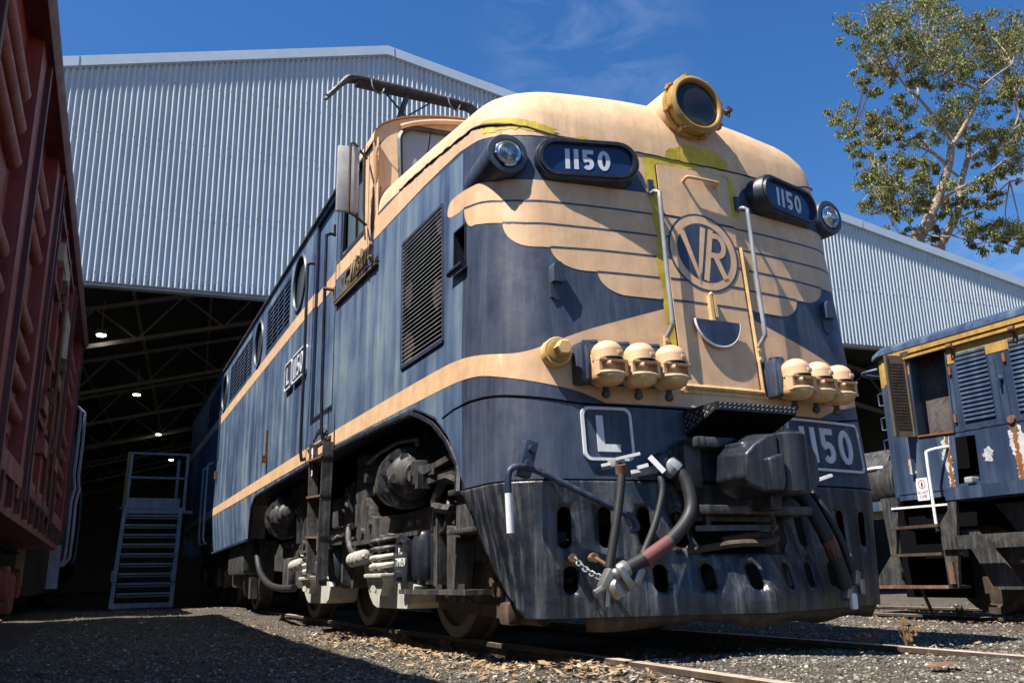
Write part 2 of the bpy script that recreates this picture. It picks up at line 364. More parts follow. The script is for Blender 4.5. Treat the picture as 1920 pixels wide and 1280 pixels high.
# ---- nose shell with painted wing scheme
def arch_edge(): return [(1.468,1.706),(1.077,1.572),(.86,1.42),(.72,1.25),(.60,1.10)]
nose=MB('navy')
def mir(p,sg): return [(sg*a,b) for a,b in p] if sg>0 else [(-a,b) for a,b in p]
bot=1.075
arch=[(y2s(1.468),1.706),(y2s(1.30),1.655),(y2s(1.077),1.572),(y2s(.86),1.42),(y2s(.72),1.25),(y2s(.62),bot)]
grille=[(-2.93,3.06),(-2.11,3.06),(-2.14,2.065),(-2.98,2.065)]
vent=[(-1.915,2.765),(-1.73,2.765),(-1.745,2.50),(-1.935,2.50)]
top=[(x/20*SE*1.,zs(x/20*SE)) for x in range(20,-21,-1)]
outer=[(-SE,1.74)]+[(-a,b) for a,b in arch]+[(a,b) for a,b in arch[::-1]]+[(SE,1.74)]+top
outer[0]=(-SE,1.745)
patch(nose,outer,lambda s,z:surf(s,z),.04,[grille[::-1],vent[::-1]],'navy',.14)
P_=lambda q,off,mat,res=.05,holes=():patch(nose,q,lambda s,z:surf(s,z,off),res,holes,mat,.12)
# side panels of the nose carry the faded paint: outer skin from the corner back
for sg in (-1,1):
    q=[(sg*1.92,1.12),(sg*(arch[4][0]+.02),1.27),(sg*(arch[3][0]+.01),1.44),(sg*(arch[2][0]),1.59),(sg*arch[0][0],1.722),(sg*SE,1.755),(sg*SE,3.40),(sg*2.5,3.36),(sg*1.75,3.30),(sg*1.80,2.4)]
    P_(q,.0012,'navy_faded',.04,[grille[::-1],vent[::-1]] if sg<0 else ())
wing_top=[(-2.03,2.985),(-2.0,3.02),(-1.95,3.035),(-1.761,3.017),(-1.532,2.969),(-1.395,2.935),(-1.25,2.913),(-1.066,2.905),(-.6,2.905),(-.345,2.91)]
def tip(x0,z0,x1,z1): return [(x1-(x1-x0)*math.cos(t*PI/16),z0-(z0-z1)*math.sin(t*PI/16)) for t in range(0,9)]
wing_top=chaikin(wing_top)
wing_bot=[(-.345,2.182)]+tip(-.775,2.322,-.58,2.182)[::-1]+tip(-1.062,2.457,-.86,2.322)[::-1]+tip(-1.345,2.632,-1.16,2.457)[::-1]+chaikin([(-1.40,2.645),(-1.494,2.669)])+tip(-1.757,2.883,-1.60,2.702)[::-1]+chaikin([(-1.85,2.888),(-1.934,2.90),(-2.0,2.915),(-2.03,2.935),(-2.035,2.96)])
lines=[[(-1.757,2.884),(-1.51,2.822),(-1.35,2.782),(-1.196,2.763),(-.8,2.762),(-.285,2.762)],
 [(-1.345,2.633),(-1.205,2.612),(-.834,2.610),(-.285,2.612)],[(-1.062,2.458),(-.751,2.466),(-.285,2.468)],[(-.775,2.322),(-.285,2.325)],[(-.36,2.181),(-.285,2.181)]]
low=[(-.30,2.135),(-.55,2.053),(-.80,1.972),(-.957,1.915),(-1.141,1.835),(-1.256,1.80),(-1.36,1.795),(-1.56,1.826),(-1.80,1.868),(-2.2,1.895),(-SE,1.90)]
low=[low[0]]+chaikin(low[1:])
low2=[(-SE,1.765),(-2.1,1.748),(-1.787,1.731),(-1.60,1.706),(-1.475,1.681),(-1.365,1.655),(-1.117,1.603),(-.956,1.572),(-.80,1.508)]
low2=chaikin(low2)
btop=[(-1.80,3.335),(-1.55,3.285),(-1.326,3.24),(-1.168,3.222),(-1.0,3.222),(-.81,3.20),(-.46,3.11),(-.40,3.06),(-.365,2.98),(-.345,2.91)]
btop=chaikin(btop)
for sg in (1,-1):
    f=(lambda p:[(sg*a,b) for a,b in p])
    P_(f(wing_top+wing_bot),.0026,'cream',.04)
    for L in lines: P_(f(stroke(L,.0135)),.0036,'navy',.04)
    P_(f(low+low2+[(-.30,1.508)]),.0026,'cream',.04)
    # cream band between blue brow and roof seam
    br=[(-.345,2.91)]+[p for p in btop[::-1]][1:]
    up=[(x,zs(x)-.004) for x in (-SE,-2.8,-2.2,-1.9,-1.6,-1.3,-1.0,-.7,-.345)]
    P_(f([(-SE,3.40),(-2.5,3.375),(-2.1,3.355)]+btop+up[::-1]),.0026,'cream',.04)
P_([(-.345,1.508),(.345,1.508),(.345,zs(.3)-.004),(0,3.186),(-.345,zs(.3)-.004)],.0030,'cream',.05)
# yellow primer touch ups round the gangway door
jag=lambda pts,a:jagd(pts,a*.8)
P_(jag([(-.30,1.66),(-.25,1.66),(-.245,2.0),(-.265,2.4),(-.255,2.8),(-.268,3.13),(-.1,3.12),(.02,3.16),(.12,3.185),(-.1,3.19),(-.27,3.2),(-.365,3.17),(-.375,3.0),(-.345,2.8),(-.335,2.6),(-.36,2.45),(-.335,2.25),(-.355,2.15),(-.33,1.9),(-.34,1.72)],.006),.0044,'primer_yellow',.05)
P_(jag([(.285,2.86),(.33,2.84),(.35,3.0),(.34,3.13),(.28,3.16)],.006),.0044,'primer_yellow',.05)
P_(jag([(.30,2.42),(.36,2.40),(.365,2.5),(.33,2.56),(.30,2.53)],.006),.0042,'primer_yellow',.05)
P_(jag([(-1.47,3.30),(-1.36,3.285),(-1.2,3.275),(-1.0,3.235),(-.93,3.235),(-.96,zs(.96)-.006),(-1.2,3.285),(-1.40,3.335),(-1.48,3.345)],.006),.0042,'primer_yellow',.05)
P_(circ(-.79,3.235,.045,14,.022),.0046,'primer_yellow',.05)
nose_o=nose.build('nose',LOCO,40)
# seams: body/underframe joint and roof weld
sm=MB('void')
SEAM=[(0,1.49),(.95,1.498),(1.41,1.556),(1.76,1.583),(2.0,1.578),(2.2,1.556)]
def zseam(s):
    q=abs(s)
    for (a,u),(b,v) in zip(SEAM,SEAM[1:]):
        if q<=b: return u+(v-u)*(q-a)/(b-a)
    return 1.556
for zf,w in ((zseam,.016),):
    ss=[-2.2+i*.04 for i in range(111)]
    sm.tube([surf(s,zf(s),.0) for s in ss],.0065,6)
sm.build('weld_seam',nose_o,60)
rs=MB('rust_dark'); ss=[-3.0+i*.05 for i in range(121)]
rs.tube([surf(s,zs(s)+random.uniform(-.004,.004),.004) for s in ss],lambda t:.006+.008*random.random()*(abs(t-.5)>.2),5); rs.build('roof_weld',nose_o)
# grille and vent (left flank)
g=MB('navy_dark')
fr=[surf(s,z,.012) for s,z in grille]
for a,b in zip(grille,grille[1:]+grille[:1]): g.bar(surf(*a,.004),surf(*b,.004),.022,.022)
gp=g.build('radiator_grille',LOCO)
patchback=MB('void'); patch(patchback,[(-3.05,2.0),(-2.05,2.0),(-2.05,3.12),(-3.05,3.12)],lambda s,z:surf(s,z,-.10),.2); patchback.build('grille_void',gp)
sl=MB('void'); sl2=MB('steel')
for k in range(30):
    z=2.085+k*.0325; s0=-2.965+.0009*k; s1=-2.135+.0009*k
    sl.bar(surf(s0,z,-.03),surf(s1,z,-.03),.035,.006,up=(-.45,0,1)); sl2.bar(surf(s0,z+.004,.006),surf(s1,z+.004,.006),.005,.0042)
    if RNG.random()<.25: pass
sl.build('slat',gp); sl2.build('slat_edge',gp)
for cx,cz,r in ((-2.86,2.62,.09),(-2.88,2.2,.12),(-2.28,2.45,.09),(-2.2,2.95,.07)):
    dm=MB('rust_dark'); patch(dm,jag(circ(cx,cz,r,14,r*1.2),.02),lambda s,z:surf(s,z,-.012),.06); dm.build('caked_dirt',gp)
v=MB('black_gloss'); patch(v,[(-1.96,2.45),(-1.70,2.45),(-1.70,2.80),(-1.96,2.80)],lambda s,z:surf(s,z,-.12),.06)
for a,b in zip(vent,vent[1:]+vent[:1]): patch(v,[(a[0],a[1]),(b[0],b[1]),(b[0],b[1]+.0001),(a[0],a[1]+.0001)],lambda s,z:surf(s,z,-.06),.05) if 0 else v.bar(surf(*a,-.05),surf(*b,-.05),.01,.12,up=Vector(surf(a[0],a[1],1))-Vector(surf(a[0],a[1],0)))
v.cyl(surf(-1.96,2.475,.03),surf(-1.72,2.475,.03),.022); v.build('sand_vent',LOCO,40)
# ---- nose hood
hd=MB('cream_hood'); NS=96; SH=y2s(2.62)
def hood(s,d):
    x,y=plan(s,zs(s)); R=.46; q=min(d/R,1); z0=zs(s)
    k=1-d/1.43; X=x*k; Y=2.75+(y-2.75)*(1-d/2.95) if y<2.75 else y
    zt=3.71+.135*max(0,Y-.25)+.055*(1-(X/1.2)**2)
    rise=(1-(1-q)**2.3)**(1/2.1)
    return (X,Y,z0+(zt-z0)*rise)
D=[0,.015,.04,.08,.13,.19,.26,.34,.42,.52,.66,.82,1.0,1.18,1.34,1.4]
vs=[hood(-SH+2*SH*i/NS,d) for d in D for i in range(NS+1)]; W_=NS+1
fs=[(j*W_+i,j*W_+i+1,(j+1)*W_+i+1,(j+1)*W_+i) for j in range(len(D)-1) for i in range(NS)]
hd.add(vs,fs); hood_o=hd.build('nose_hood',LOCO,50)
pp=MB('primer_yellow')
hv=lambda s,d:tuple(Vector(hood(s,max(0,d)))+Vector((0,-.004,.003)))
for pl_ in ([(-.20,0),(.30,0),(.33,.002),(.27,.005),(.20,.009),(-.02,.009),(-.10,.005),(-.16,.003)],[(-1.50,0),(-.98,0),(-.96,.0012),(-1.2,.0022),(-1.42,.0018)]):
    pp=MB('primer_yellow'); patch(pp,[(s+random.gauss(0,.006),max(0,d_*(1+random.gauss(0,.10)))) for s,d_ in dens(pl_,.02)],hv,.03,(),None,.002); pp.build('primer_patch',hood_o)
# ---- headlight
HL=Vector((.035,-.13,3.60)); ax=Vector((0,-1,.03)).normalized()
h=MB('cream_hood'); h.lathe([(.235,-1.25),(.225,-.6),(.212,-.2),(.205,-.07)],HL,ax,40); ho=h.build('headlight_barrel',LOCO,40)
h=MB('gold'); h.lathe([(.205,-.085),(.218,-.08),(.218,-.05),(.207,-.045),(.207,-.03),(.216,-.025),(.216,.008),(.203,.02),(.186,.03),(.174,.026),(.168,.012),(.164,-.0)],HL,ax,44,caps=False)
u=Vector((1,0,0)); w=ax.cross(u)
for k in range(8):
    a=2*PI*k/8+.25; p=HL+(u*math.cos(a)+w*math.sin(a))*.222
    h.cyl(p-ax*.07,p+ax*.012,.012,n=8); h.box(p-ax*.03,(.03,.035,.03))
p=HL+u*.245; h.cyl(HL+u*.2,p+u*.01,.014,n=8)
h.build('lamp_rim',ho,40)
h=MB('gold'); p=HL+u*.26+Vector((0,-.01,.0)); h=MB('rust_dark'); h.cyl(p-ax*.03,p+ax*.03,.016,n=8); h.bar(p-w*.04,p+w*.04,.014,.014); h.build('wing_nut',ho)
h=MB('primer_yellow'); h.lathe([(.2135,-.30),(.2085,-.09)],HL,ax,44,caps=False); 
hv=[]
for (a,b) in ((.2155,-.26),(.2120,-.10)):
    for k in range(15): t=math.radians(-62+ -2*k*4.2+5); hv.append(HL+ax*b+(u*math.sin(math.radians(-55+k*8))- Vector((0,0,1))*math.cos(math.radians(-55+k*8)))*a)
h=MB('primer_yellow'); h.add(hv,[(k,k+1,15+k+1,15+k) for k in range(14)]); h.build('primer_patch',ho)
h=MB('lens_dark'); h.lathe([(.163,-.0),(.14,-.07),(.09,-.125),(.04,-.14),(.001,-.143)],HL,ax,32,caps=False); h.build('reflector',ho,60)
h=MB('lamp_glass'); h.lathe([(.001,.034),(.05,.031),(.10,.024),(.14,.013),(.168,.002)],HL,ax,40,caps=False); h.build('lens',ho,60)
# ---- marker lights
for sg in (-1,1):
    c=Vector((sg*1.295,.03,3.055)); d=Vector((sg*.10,-1,0)).normalized()
    m_=MB('navy'); m_.lathe([(.135,-.5),(.133,-.2),(.132,-.012),(.126,0),(.098,.002),(.09,-.004),(.078,-.018)],c,d,36); mo=m_.build('marker_light',LOCO,40)
    m_=MB('chrome'); m_.lathe([(.082,-.012),(.086,.004),(.078,.013),(.070,.010)],c,d,32,caps=False)
    m_.build('lens_ring',mo,50)
    m_=MB('mirror_metal'); m_.lathe([(.072,.008),(.058,.017),(.054,.008),(.046,.020),(.042,.012),(.034,.024),(.03,.016),(.022,.028),(.001,.030)],c,d,32,caps=False); m_.build('lens',mo,50)
# ---- number boxes
for sg in (-1,1):
    s0=sg*.79; ang=.25*sg; C=Vector(surf(s0,3.048,.01)); n_=Vector((math.sin(ang),-math.cos(ang),.03)).normalized(); t_=Vector((math.cos(ang),math.sin(ang),0)); k_=Vector((0,0,1))
    F=lambda a,b,t,C=C,n_=n_,t_=t_,k_=k_: C+t_*a+k_*b+n_*t
    nb=MB('black_gloss'); o_=rrect(-.335,-.143,.335,.143,.141,10); i_=rrect(-.285,-.098,.285,.098,.097,10)
    N=len(o_); L=[]
    for poly,t in ((o_,-.12),(o_,.055),(rrect(-.325,-.133,.325,.133,.131,10),.070),(rrect(-.315,-.123,.315,.123,.121,10),.070),(rrect(-.308,-.118,.308,.118,.117,10),.084),(rrect(-.290,-.102,.290,.102,.101,10),.084),(i_,.056)): L.append([F(a,b,t) for a,b in poly])
    vs=sum(L,[]); fs=[(j*N+i,j*N+(i+1)%N,(j+1)*N+(i+1)%N,(j+1)*N+i) for j in range(len(L)-1) for i in range(N)]
    nb.add(vs,fs); nbo=nb.build('number_box',LOCO,35)
    gl=MB('number_glass'); patch(gl,i_,lambda a,b:F(a,b,.057),.1)
    sh,_=digits(0,0,.135,.028,.026,'1150'); wd=_
    for q,(po,ho_) in enumerate(sh): patch(gl,[(a-wd/2,b-.0675) for a,b in po],lambda a,b,q=q:F(a,b,.0595+.0003*q),.2,[[(a-wd/2,b-.0675) for a,b in hh] for hh in ho_],'pale_letter')
    gl.build('number_glass',nbo)
# ---- gangway door
dr=MB('cream'); DX=.283; Dz0,Dz1=1.645,3.135
dp=rrect(-DX,Dz0,DX,Dz1,.02,2)
patch(dr,dp,lambda s,z:surf(s,z,.016),.06,(), 'cream',.12)
for a,b in zip(dp,dp[1:]+dp[:1]): dr.add([surf(*a,-.01),surf(*b,-.01),surf(*b,.016),surf(*a,.016)],[(0,1,2,3)])
for L,z in ((0,2.762),(0,2.612),(0,2.468),(0,2.325),(0,2.181)):
    for x0,x1 in ((-DX,-.25),(.25,DX)) if abs(z-2.54)<.2 else (((-DX,-.06),(.06,DX)) if abs(z-2.762)<.01 else ((-DX,DX),)):
        if abs(z-2.762)<.01: x0,x1=-DX,DX
        patch(dr,[(x0,z-.007),(x1,z-.007),(x1,z+.007),(x0,z+.007)],lambda s,z:surf(s,z,.0175),.05,(),'navy')
EC=(0,2.537)
patch(dr,circ(*EC,.272,64),lambda s,z:surf(s,z,.0185),.06,[circ(*EC,.257,64)],'navy')
patch(dr,circ(*EC,.257,64),lambda s,z:surf(s,z,.0185),.06,(),'cream')
patch(dr,circ(*EC,.205,64),lambda s,z:surf(s,z,.0195),.06,(),'navy')
for q,st in enumerate(([(-.158,.135),(-.062,-.175),(.012,.178)],)): patch(dr,stroke([(a,b+EC[1]) for a,b in st],.042),lambda s,z:surf(s,z,.0205),.05,(),'cream')
R_=[[(-.018,-.198),(.072,.150),(.11,.150)],]
patch(dr,stroke([(-.014,-.196+EC[1]),(.072,.172+EC[1])],.040),lambda s,z:surf(s,z,.0209),.05,(),'cream')
arcp=[(.066,.128)]+[(.098+.062*math.cos(math.radians(a)),.060+.072*math.sin(math.radians(a))) for a in range(80,-110,-14)]+[(.032,-.010)]
patch(dr,stroke([(a,b+EC[1]) for a,b in arcp],.038),lambda s,z:surf(s,z,.0213),.05,(),'cream')
patch(dr,stroke([(.080,-.012+EC[1]),(.142,-.165+EC[1])],.040),lambda s,z:surf(s,z,.0217),.05,(),'cream')
door=dr.build('nose_door',LOCO,40)
fm=MB('void'); 
for a,b in zip(dp,dp[1:]+dp[:1]): fm.bar(surf(*a,.004),surf(*b,.004),.012,.012)
fm.build('door_gap',door)
fm=MB('cream_dirty'); fm.tube([surf(.315,z,.012) for z in [1.62+.1*i for i in range(10)]]+[surf(.315,2.62,.012)],.013,6); fm.tube([surf(s,1.635,.012) for s in (-.28,-.1,.1,.315)],.016,6)
fm.bar(surf(-.30,1.60,.01),surf(.34,1.60,.01),.02,.012); fm.build('door_sill',door,50)
hh=MB('cream_dirty'); hh.tube([surf(-.09,3.03,.012),surf(-.09,3.045,.05),surf(-.065,3.05,.062),surf(.14,3.05,.062),surf(.165,3.045,.05),surf(.165,3.03,.012)],.011,8,sm=3); hh.build('handle',door,60)
hh=MB('navy_dark'); cx,cz,r=.005,2.065,.168; sem=[(cx-r,cz)]+[(cx+r*math.cos(math.radians(a)),cz+r*math.sin(math.radians(a))) for a in range(180,361,10)]
hh.prism(sem,lambda a,b,t:surf(a,b,t),.035,.052,'navy_dark'); hh.tube([surf(a,b,.045) for a,b in sem[1:]],.0085,5,'white_paint')
hh.mat='cream_dirty'; hh.bar(surf(-.02,2.06,.03),surf(-.02,2.235,.03),.022,.03); hh.bar(surf(.01,2.09,.03),surf(.01,2.235,.03),.018,.03); hh.tube([surf(-.025,2.235,.03),surf(-.01,2.25,.035),surf(.012,2.235,.03)],.012,6); hh.build('half_round_plate',door,50)
# ---- front handrails
for sg in (-1,1):
    hr=MB('steel'); x=sg*.345
    hr.tube([surf(x,2.905,.0),surf(x,2.905,.05),surf(x+.012,2.885,.075),surf(x+.015,2.84,.08),surf(x+.0,2.35,.08),surf(x-.005,2.03,.08),surf(x-.005,1.99,.07),surf(x-.02,1.93,.02),surf(x-.02,1.91,.012)],.0145,10,sm=3)
    hr.box(surf(x-.02,1.885,.012),(.035,.02,.11),mat='cream_dirty'); hr.box(surf(x,2.95,.012),(.04,.02,.10),mat='navy')
    for z in (1.85,1.91): hr.cyl(surf(x-.02,z,.01),surf(x-.02,z,.035),.014,n=8,mat='cream_dirty')
    hr.build('front_handrail',LOCO,50)
# ---- lashing cleats
for sg in (-1,1):
    cl=MB('navy'); C=Vector(surf(sg*1.05,2.24)); 
    cl.prism([(-.042,-.02),(.042,-.02),(.042,.075),(.034,.10),(.015,.115),(-.015,.115),(-.034,.10),(-.042,.075)],lambda a,b,t:C+Vector((a*.85,-t,b*.9)),-.02,.06)
    cl.prism([(-.038,-.105),(0,-.125),(.038,-.105),(.045,-.02),(-.045,-.02)],lambda a,b,t:C+Vector((a,-t,b)),-.02,.022); cl.build('lifting_cleat',LOCO,40)
# ---- drain cap
C=Vector(surf(-1.085,1.787)); d=Vector((-.16,-1,0)).normalized(); cp=MB('cream_dirty'); cp.lathe([(.088,-.03),(.086,.055),(.080,.065)],C,d,24); cp.lathe([(.070,.062),(.066,.075),(.055,.08)],C,d,24,mat='gold')
cp.lathe([(.047,.085),(.045,.15),(.038,.155)],C+Vector((.01,0,.006)),d,6,mat='cream_dirty'); cp.build('filler_cap',LOCO,35)
# ---- jumper sockets
for sg in (-1,1):
    xs=(-.86,-.66,-.463) if sg<0 else (.468,.66,.855)
    b=MB('navy'); x0,x1=min(xs)-.09,max(xs)+.09
    for k,x in enumerate((xs[0],xs[1],xs[2])): C=Vector(surf(x-.03 if sg<0 else x-.03,1.72,.045)); b.box(C,(.165,.13,.225),bev=.02); b.tube([C+Vector((-.07,-.07,.09)),C+Vector((-.07,-.085,0)),C+Vector((-.06,-.07,-.1))],.012,6)
    C=Vector(surf(x0-.0,1.72,.05)); b.box(C,(.07,.13,.24),bev=.02)
    for x in xs: C=Vector(surf(x,1.6)); b.tube([C+Vector((.0,-.06,.05)),C+Vector((.015,-.10,-.0)),C+Vector((.012,-.10,-.055))],lambda t:.022-.004*t,8,'black_iron'); b.sphere(C+Vector((.012,-.10,-.06)),.026,mat='black_iron')
    for x in xs: C=Vector(surf(x-.05,1.845)); b.cyl(C+Vector((-.03,-.05,0)),C+Vector((.06,-.05,.012)),.02,n=8)
    bo=b.build('jumper_socket_box',LOCO,40)
    for x in xs:
        C=Vector(surf(x,1.715)); C.y-=.165
        r=MB('cream'); R0=.090
        r.lathe([(R0*.55,-.13),(R0*.92,-.1),(R0,-.03),(R0,.035)],C+Vector((0,.06,.0)),(0,.25,1),20)
        prof=[(R0*math.cos(math.radians(a)),.045+R0*.80*math.sin(math.radians(a))) for a in range(0,91,11)]; r.lathe(prof,C,(0,.12,1),22,caps=False)
        r.lathe([(R0,0),(R0,.05)],C,(0,.12,1),22,caps=False)
        r.box(C+Vector((0,-.045,-.006)),(.185,.05,.018),bev=.007); r.box(C+Vector((-.082,-.03,-.045)),(.018,.06,.085)); r.box(C+Vector((.082,-.03,-.045)),(.018,.06,.085))
        r.box(C+Vector((0,-.002,-.042)),(.15,.03,.08)); r.tube([C+Vector((-.088,-.055,-.082)),C+Vector((0,-.085,-.076)),C+Vector((.088,-.055,-.082))],.011,6,sm=3)
        pr=[(.001,-.065),(.05,-.058),(.08,-.042),(.093,-.012),(.092,.012)]; r.lathe(pr,C+Vector((0,.0,-.078)),(0,0,1),20,mat='cream_dirty',caps=False)
        r.box(C+Vector((.03,-.080,.035)),(.032,.02,.026),bev=.004); r.cyl(C+Vector((-.045,-.05,-.025)),C+Vector((-.02,-.072,-.025)),.015,n=8)
        r.build('jumper_socket',bo,45)
# ---- front number plates
def plate(poly_fn,x0,z0,w,h,text,dh,t,name,parent,bev=.035,frame=.016,bg='navy_dark',gap=.03,xoff=0,protr=.0):
    mb=MB(bg); o_=rrect(x0,z0,x0+w,z0+h,bev,6); i_=rrect(x0+frame,z0+frame,x0+w-frame,z0+h-frame,bev-frame*.5,6)
    patch(mb,o_,lambda a,b:poly_fn(a,b,.008+protr),.1,(),bg)
    patch(mb,o_,lambda a,b:poly_fn(a,b,.016+protr),.1,[i_],'pale_letter'); 
    for L in (o_,i_):
        for a,b in zip(L,L[1:]+L[:1]): mb.add([poly_fn(*a,-.004),poly_fn(*b,-.004),poly_fn(*b,.016+protr),poly_fn(*a,.016+protr)],[(0,1,2,3)],'pale_letter' )
    sh,wd=digits(0,0,dh,t,gap,text)
    for q,(po,ho) in enumerate(sh):
        mp=lambda p:[(a+x0+(w-wd)/2+xoff,b+z0+(h-dh)/2) for a,b in p]
        patch(mb,mp(po),lambda a,b,q=q:poly_fn(a,b,.016+protr+.0004*q),.1,[mp(hh) for hh in ho],'pale_letter')
        for L in [mp(po)]+[mp(hh) for hh in ho]:
            for a,b in zip(L,L[1:]+L[:1]): mb.add([poly_fn(*a,.006),poly_fn(*b,.006),poly_fn(*b,.016+protr+.0004*q),poly_fn(*a,.016+protr+.0004*q)],[(0,1,2,3)],'pale_letter')
    return mb.build(name,parent)
fs_=lambda a,b,t:surf(a,b,t+.006)
plate(fs_,-.965,1.175,.305,.305,'L',.205,.042,'class_plate',LOCO,.045)
plate(fs_,.455,1.165,.70,.325,'1150',.225,.040,'front_number_plate',LOCO,.045,gap=.05)
# ---- lower body joint + pilot (V shaped plough)
def pil(s,z):
    xt,yt,_=surf(s,1.06); q=abs(s); sg=1 if s>=0 else -1
    if q<=1.22: xb,yb=sg*q,-.50+.345*q
    else: xb,yb=sg*(1.22+.07*(1-math.exp(-(q-1.22)*3))),-.079+(q-1.22)*.55
    t=max(0,(1.06-z)/.62)
    if t<=1: e=t**1.05; return (xt+(xb-xt)*e,yt+(yb-yt)*e,z)
    return (xb,yb+(t-1)*.05,z)
pb=MB('pilot_paint')
SL=[]
def slot(x,z0,z1,w=.076): SL.append(rrect(x-w/2,z0,x+w/2,z1,w/2-.001,6))
for x in (-1.09,-.865,-.64,.62,.83,1.06): slot(x,.705,.925)
for x in (-1.06,-.83,-.59,-.33,-.08,.18,.40,.64): slot(x,.47,.615)
for x in (-.44,.42): slot(x,.70,.90)
cut=[(-.37,1.075),(-.37,.76),(-.33,.665),(.20,.665),(.27,.73),(.30,1.075)]
outl=[(-1.96,1.065),(-1.90,.92),(-1.88,.78),(-1.82,.62),(-1.72,.49),(-1.55,.395),(-1.40,.35),(1.30,.35),(1.62,.355),(1.96,.36),(1.96,1.065),(.30,1.065)]+cut[1:][::-1][1:]+[(-.37,1.065)]
patch(pb,outl,lambda s,z:pil(s,z),.05,[q[::-1] for q in SL])
pbo=pb.build('pilot',LOCO,28,thick=.012)
lp=MB('rust_dark'); lv=[]
xs=[-.98+.04*i for i in range(55)]
for s in xs:
    s2=s; a=pil(s2,.352); dz=.285+.012*math.sin(s*9)+(.03 if abs(s+.28)<.14 else 0)
    lv+= [(a[0],a[1]+.012,.352),(a[0]*.98,a[1]+.05,dz)]
lp.add(lv,[(2*i,2*i+1,2*i+3,2*i+2) for i in range(len(xs)-1)]); lp.build('rail_guard',LOCO,40,thick=.012)
# filler between shell bottom and pilot top
fl=MB('void'); ss=[-1.95+.05*i for i in range(79)]; fl.tube([surf(s,1.068,-.012) for s in ss],.011,5); fl.build('pilot_joint',LOCO)
# ---- coupler and draft gear
dg=MB('black_iron'); 
dg.box((0,-.16,1.06),(.86,.12,.42)); dg.box((-.36,-.26,1.14),(.12,.16,.24),bev=.02); dg.box((.36,-.26,1.14),(.12,.16,.24),bev=.02); dg.box((0,-.30,1.275),(.74,.2,.06),bev=.015); dg.box((0,-.30,.90),(.80,.24,.05),bev=.012)
dg.box((-.2,-.05,.78),(.7,.3,.2),mat='void'); dg.bar((-.40,-.36,.80),(.12,-.42,.805),.025,.03); dg.bar((-.30,-.33,.88),(-.30,-.34,.79),.03,.03)
dg.tube([(-.42,-.3,.68),(-.2,-.42,.715),(-.02,-.5,.72),(.06,-.47,.75),(-.02,-.38,.765),(-.2,-.33,.74)],.02,8,'rust_dark',sm=4)
for x in (-.44,-.28,.3,.44):
    for z in (1.22,1.02): dg.cyl((x,-.21,z),(x,-.235,z),.025,n=6)
dgo=dg.build('draft_gear',LOCO,30)
cq=MB('black_gloss'); C=Vector((.03,0,0)); pr=lambda a,b,t:(a*.9+.005,b,t+.03)
cq.box((.03,-.33,1.10),(.17,.3,.2),bev=.03)                                            # shank
def guard(mb,poly,ya,yb,sc,mat=None):
    cx=sum(q[0] for q in poly)/len(poly); cz=sum(q[1] for q in poly)/len(poly)
    mb.prism(poly,lambda a,b,t:((a if t==0 else cx+(a-cx)*sc),(ya if t==0 else yb+.12*abs(a-.06)),(b if t==0 else cz+(b-cz)*sc)),0,1,mat)
cq.prism([(-.22,-.44),(-.14,-.38),(.18,-.38),(.24,-.46),(.22,-.58),(.08,-.64),(-.10,-.62),(-.2,-.57)][::-1],lambda a,b,t:(a,b,t+.03),.955,1.225)
guard(cq,[(-.285,1.05),(-.262,1.19),(-.19,1.255),(-.10,1.31),(-.025,1.325),(-.02,.985),(-.09,.95),(-.16,.955),(-.25,.99)],-.42,-.69,.84)
guard(cq,[(-.15,1.16),(-.045,1.19),(-.04,1.02),(-.06,.97),(-.14,.965)],-.50,-.735,.9)
cq.prism([(-.06,-.44),(.10,-.44),(.05,-.56),(-.03,-.57)][::-1],lambda a,b,t:(a,b,t),.89,1.0)
cqo=cq.build('coupler',LOCO,35)
k=MB('black_gloss'); k.lathe([(.085,-.165),(.105,-.15),(.105,.155),(.085,.17)],(.06,-.63,1.13),(0,0,1),24); guard(k,[(.09,.975),(.10,1.30),(.17,1.295),(.235,1.25),(.275,1.19),(.28,1.04),(.24,.99),(.17,.965)],-.44,-.66,.86,'pilot_paint'); k.cyl((.06,-.63,1.30),(.06,-.63,1.325),.04,n=12); k.build('knuckle',cqo,35)
bmod=cqo.modifiers.new('b','BEVEL'); bmod.width=.012; bmod.segments=2
ch=MB('rust_dark'); 
for i in range(9): ch.box((.02+.01*math.sin(i),-.5,.86-.022*i),(.012 if i%2 else .022,.022 if i%2 else .012,.03))
ch.build('coupler_chain',cqo)
# ---- tread step
ts=MB('tread_plate'); y0,y1=-.19,-.50; x0,x1=-.30,.27
ts.box(((x0+x1)/2,(y0+y1)/2,1.478),(x1-x0,y1-y0,.012)); ts.box(((x0+x1)/2,y1,1.462),(x1-x0,.008,.045))
ts.prism([(y0,1.33),(y0,1.472),(y1,1.472),(y1,1.44)],lambda a,b,t:(t,a,b),x0-.006,x0); ts.prism([(y0,1.33),(y0,1.472),(y1,1.472),(y1,1.44)],lambda a,b,t:(t,a,b),x1,x1+.006)
ts.prism([(y0,1.32),(y0,1.335),(y1,1.452),(y1,1.437)],lambda a,b,t:(t,a,b),x0+.004,x1-.004,'void')
for i in range(17):
    for j in range(2): ts.bar((x0+.02+i*.033,y1-.006,1.452+.02*j),(x0+.034+i*.033,y1-.006,1.462+.02*j),.004,.004,mat='steel')
for i in range(8):
    for j in range(5):
        yy=y1+.03+i*.035; zb=1.335+(y0-yy)/(y0-y1)*.105
        zz=zb+.012+j*.027
        if zz<1.46: ts.bar((x0-.008,yy,zz),(x0-.008,yy+.014*(1 if (i+j)%2 else -1),zz+.012),.004,.004,mat='steel')
ts.build('tread_step',LOCO)
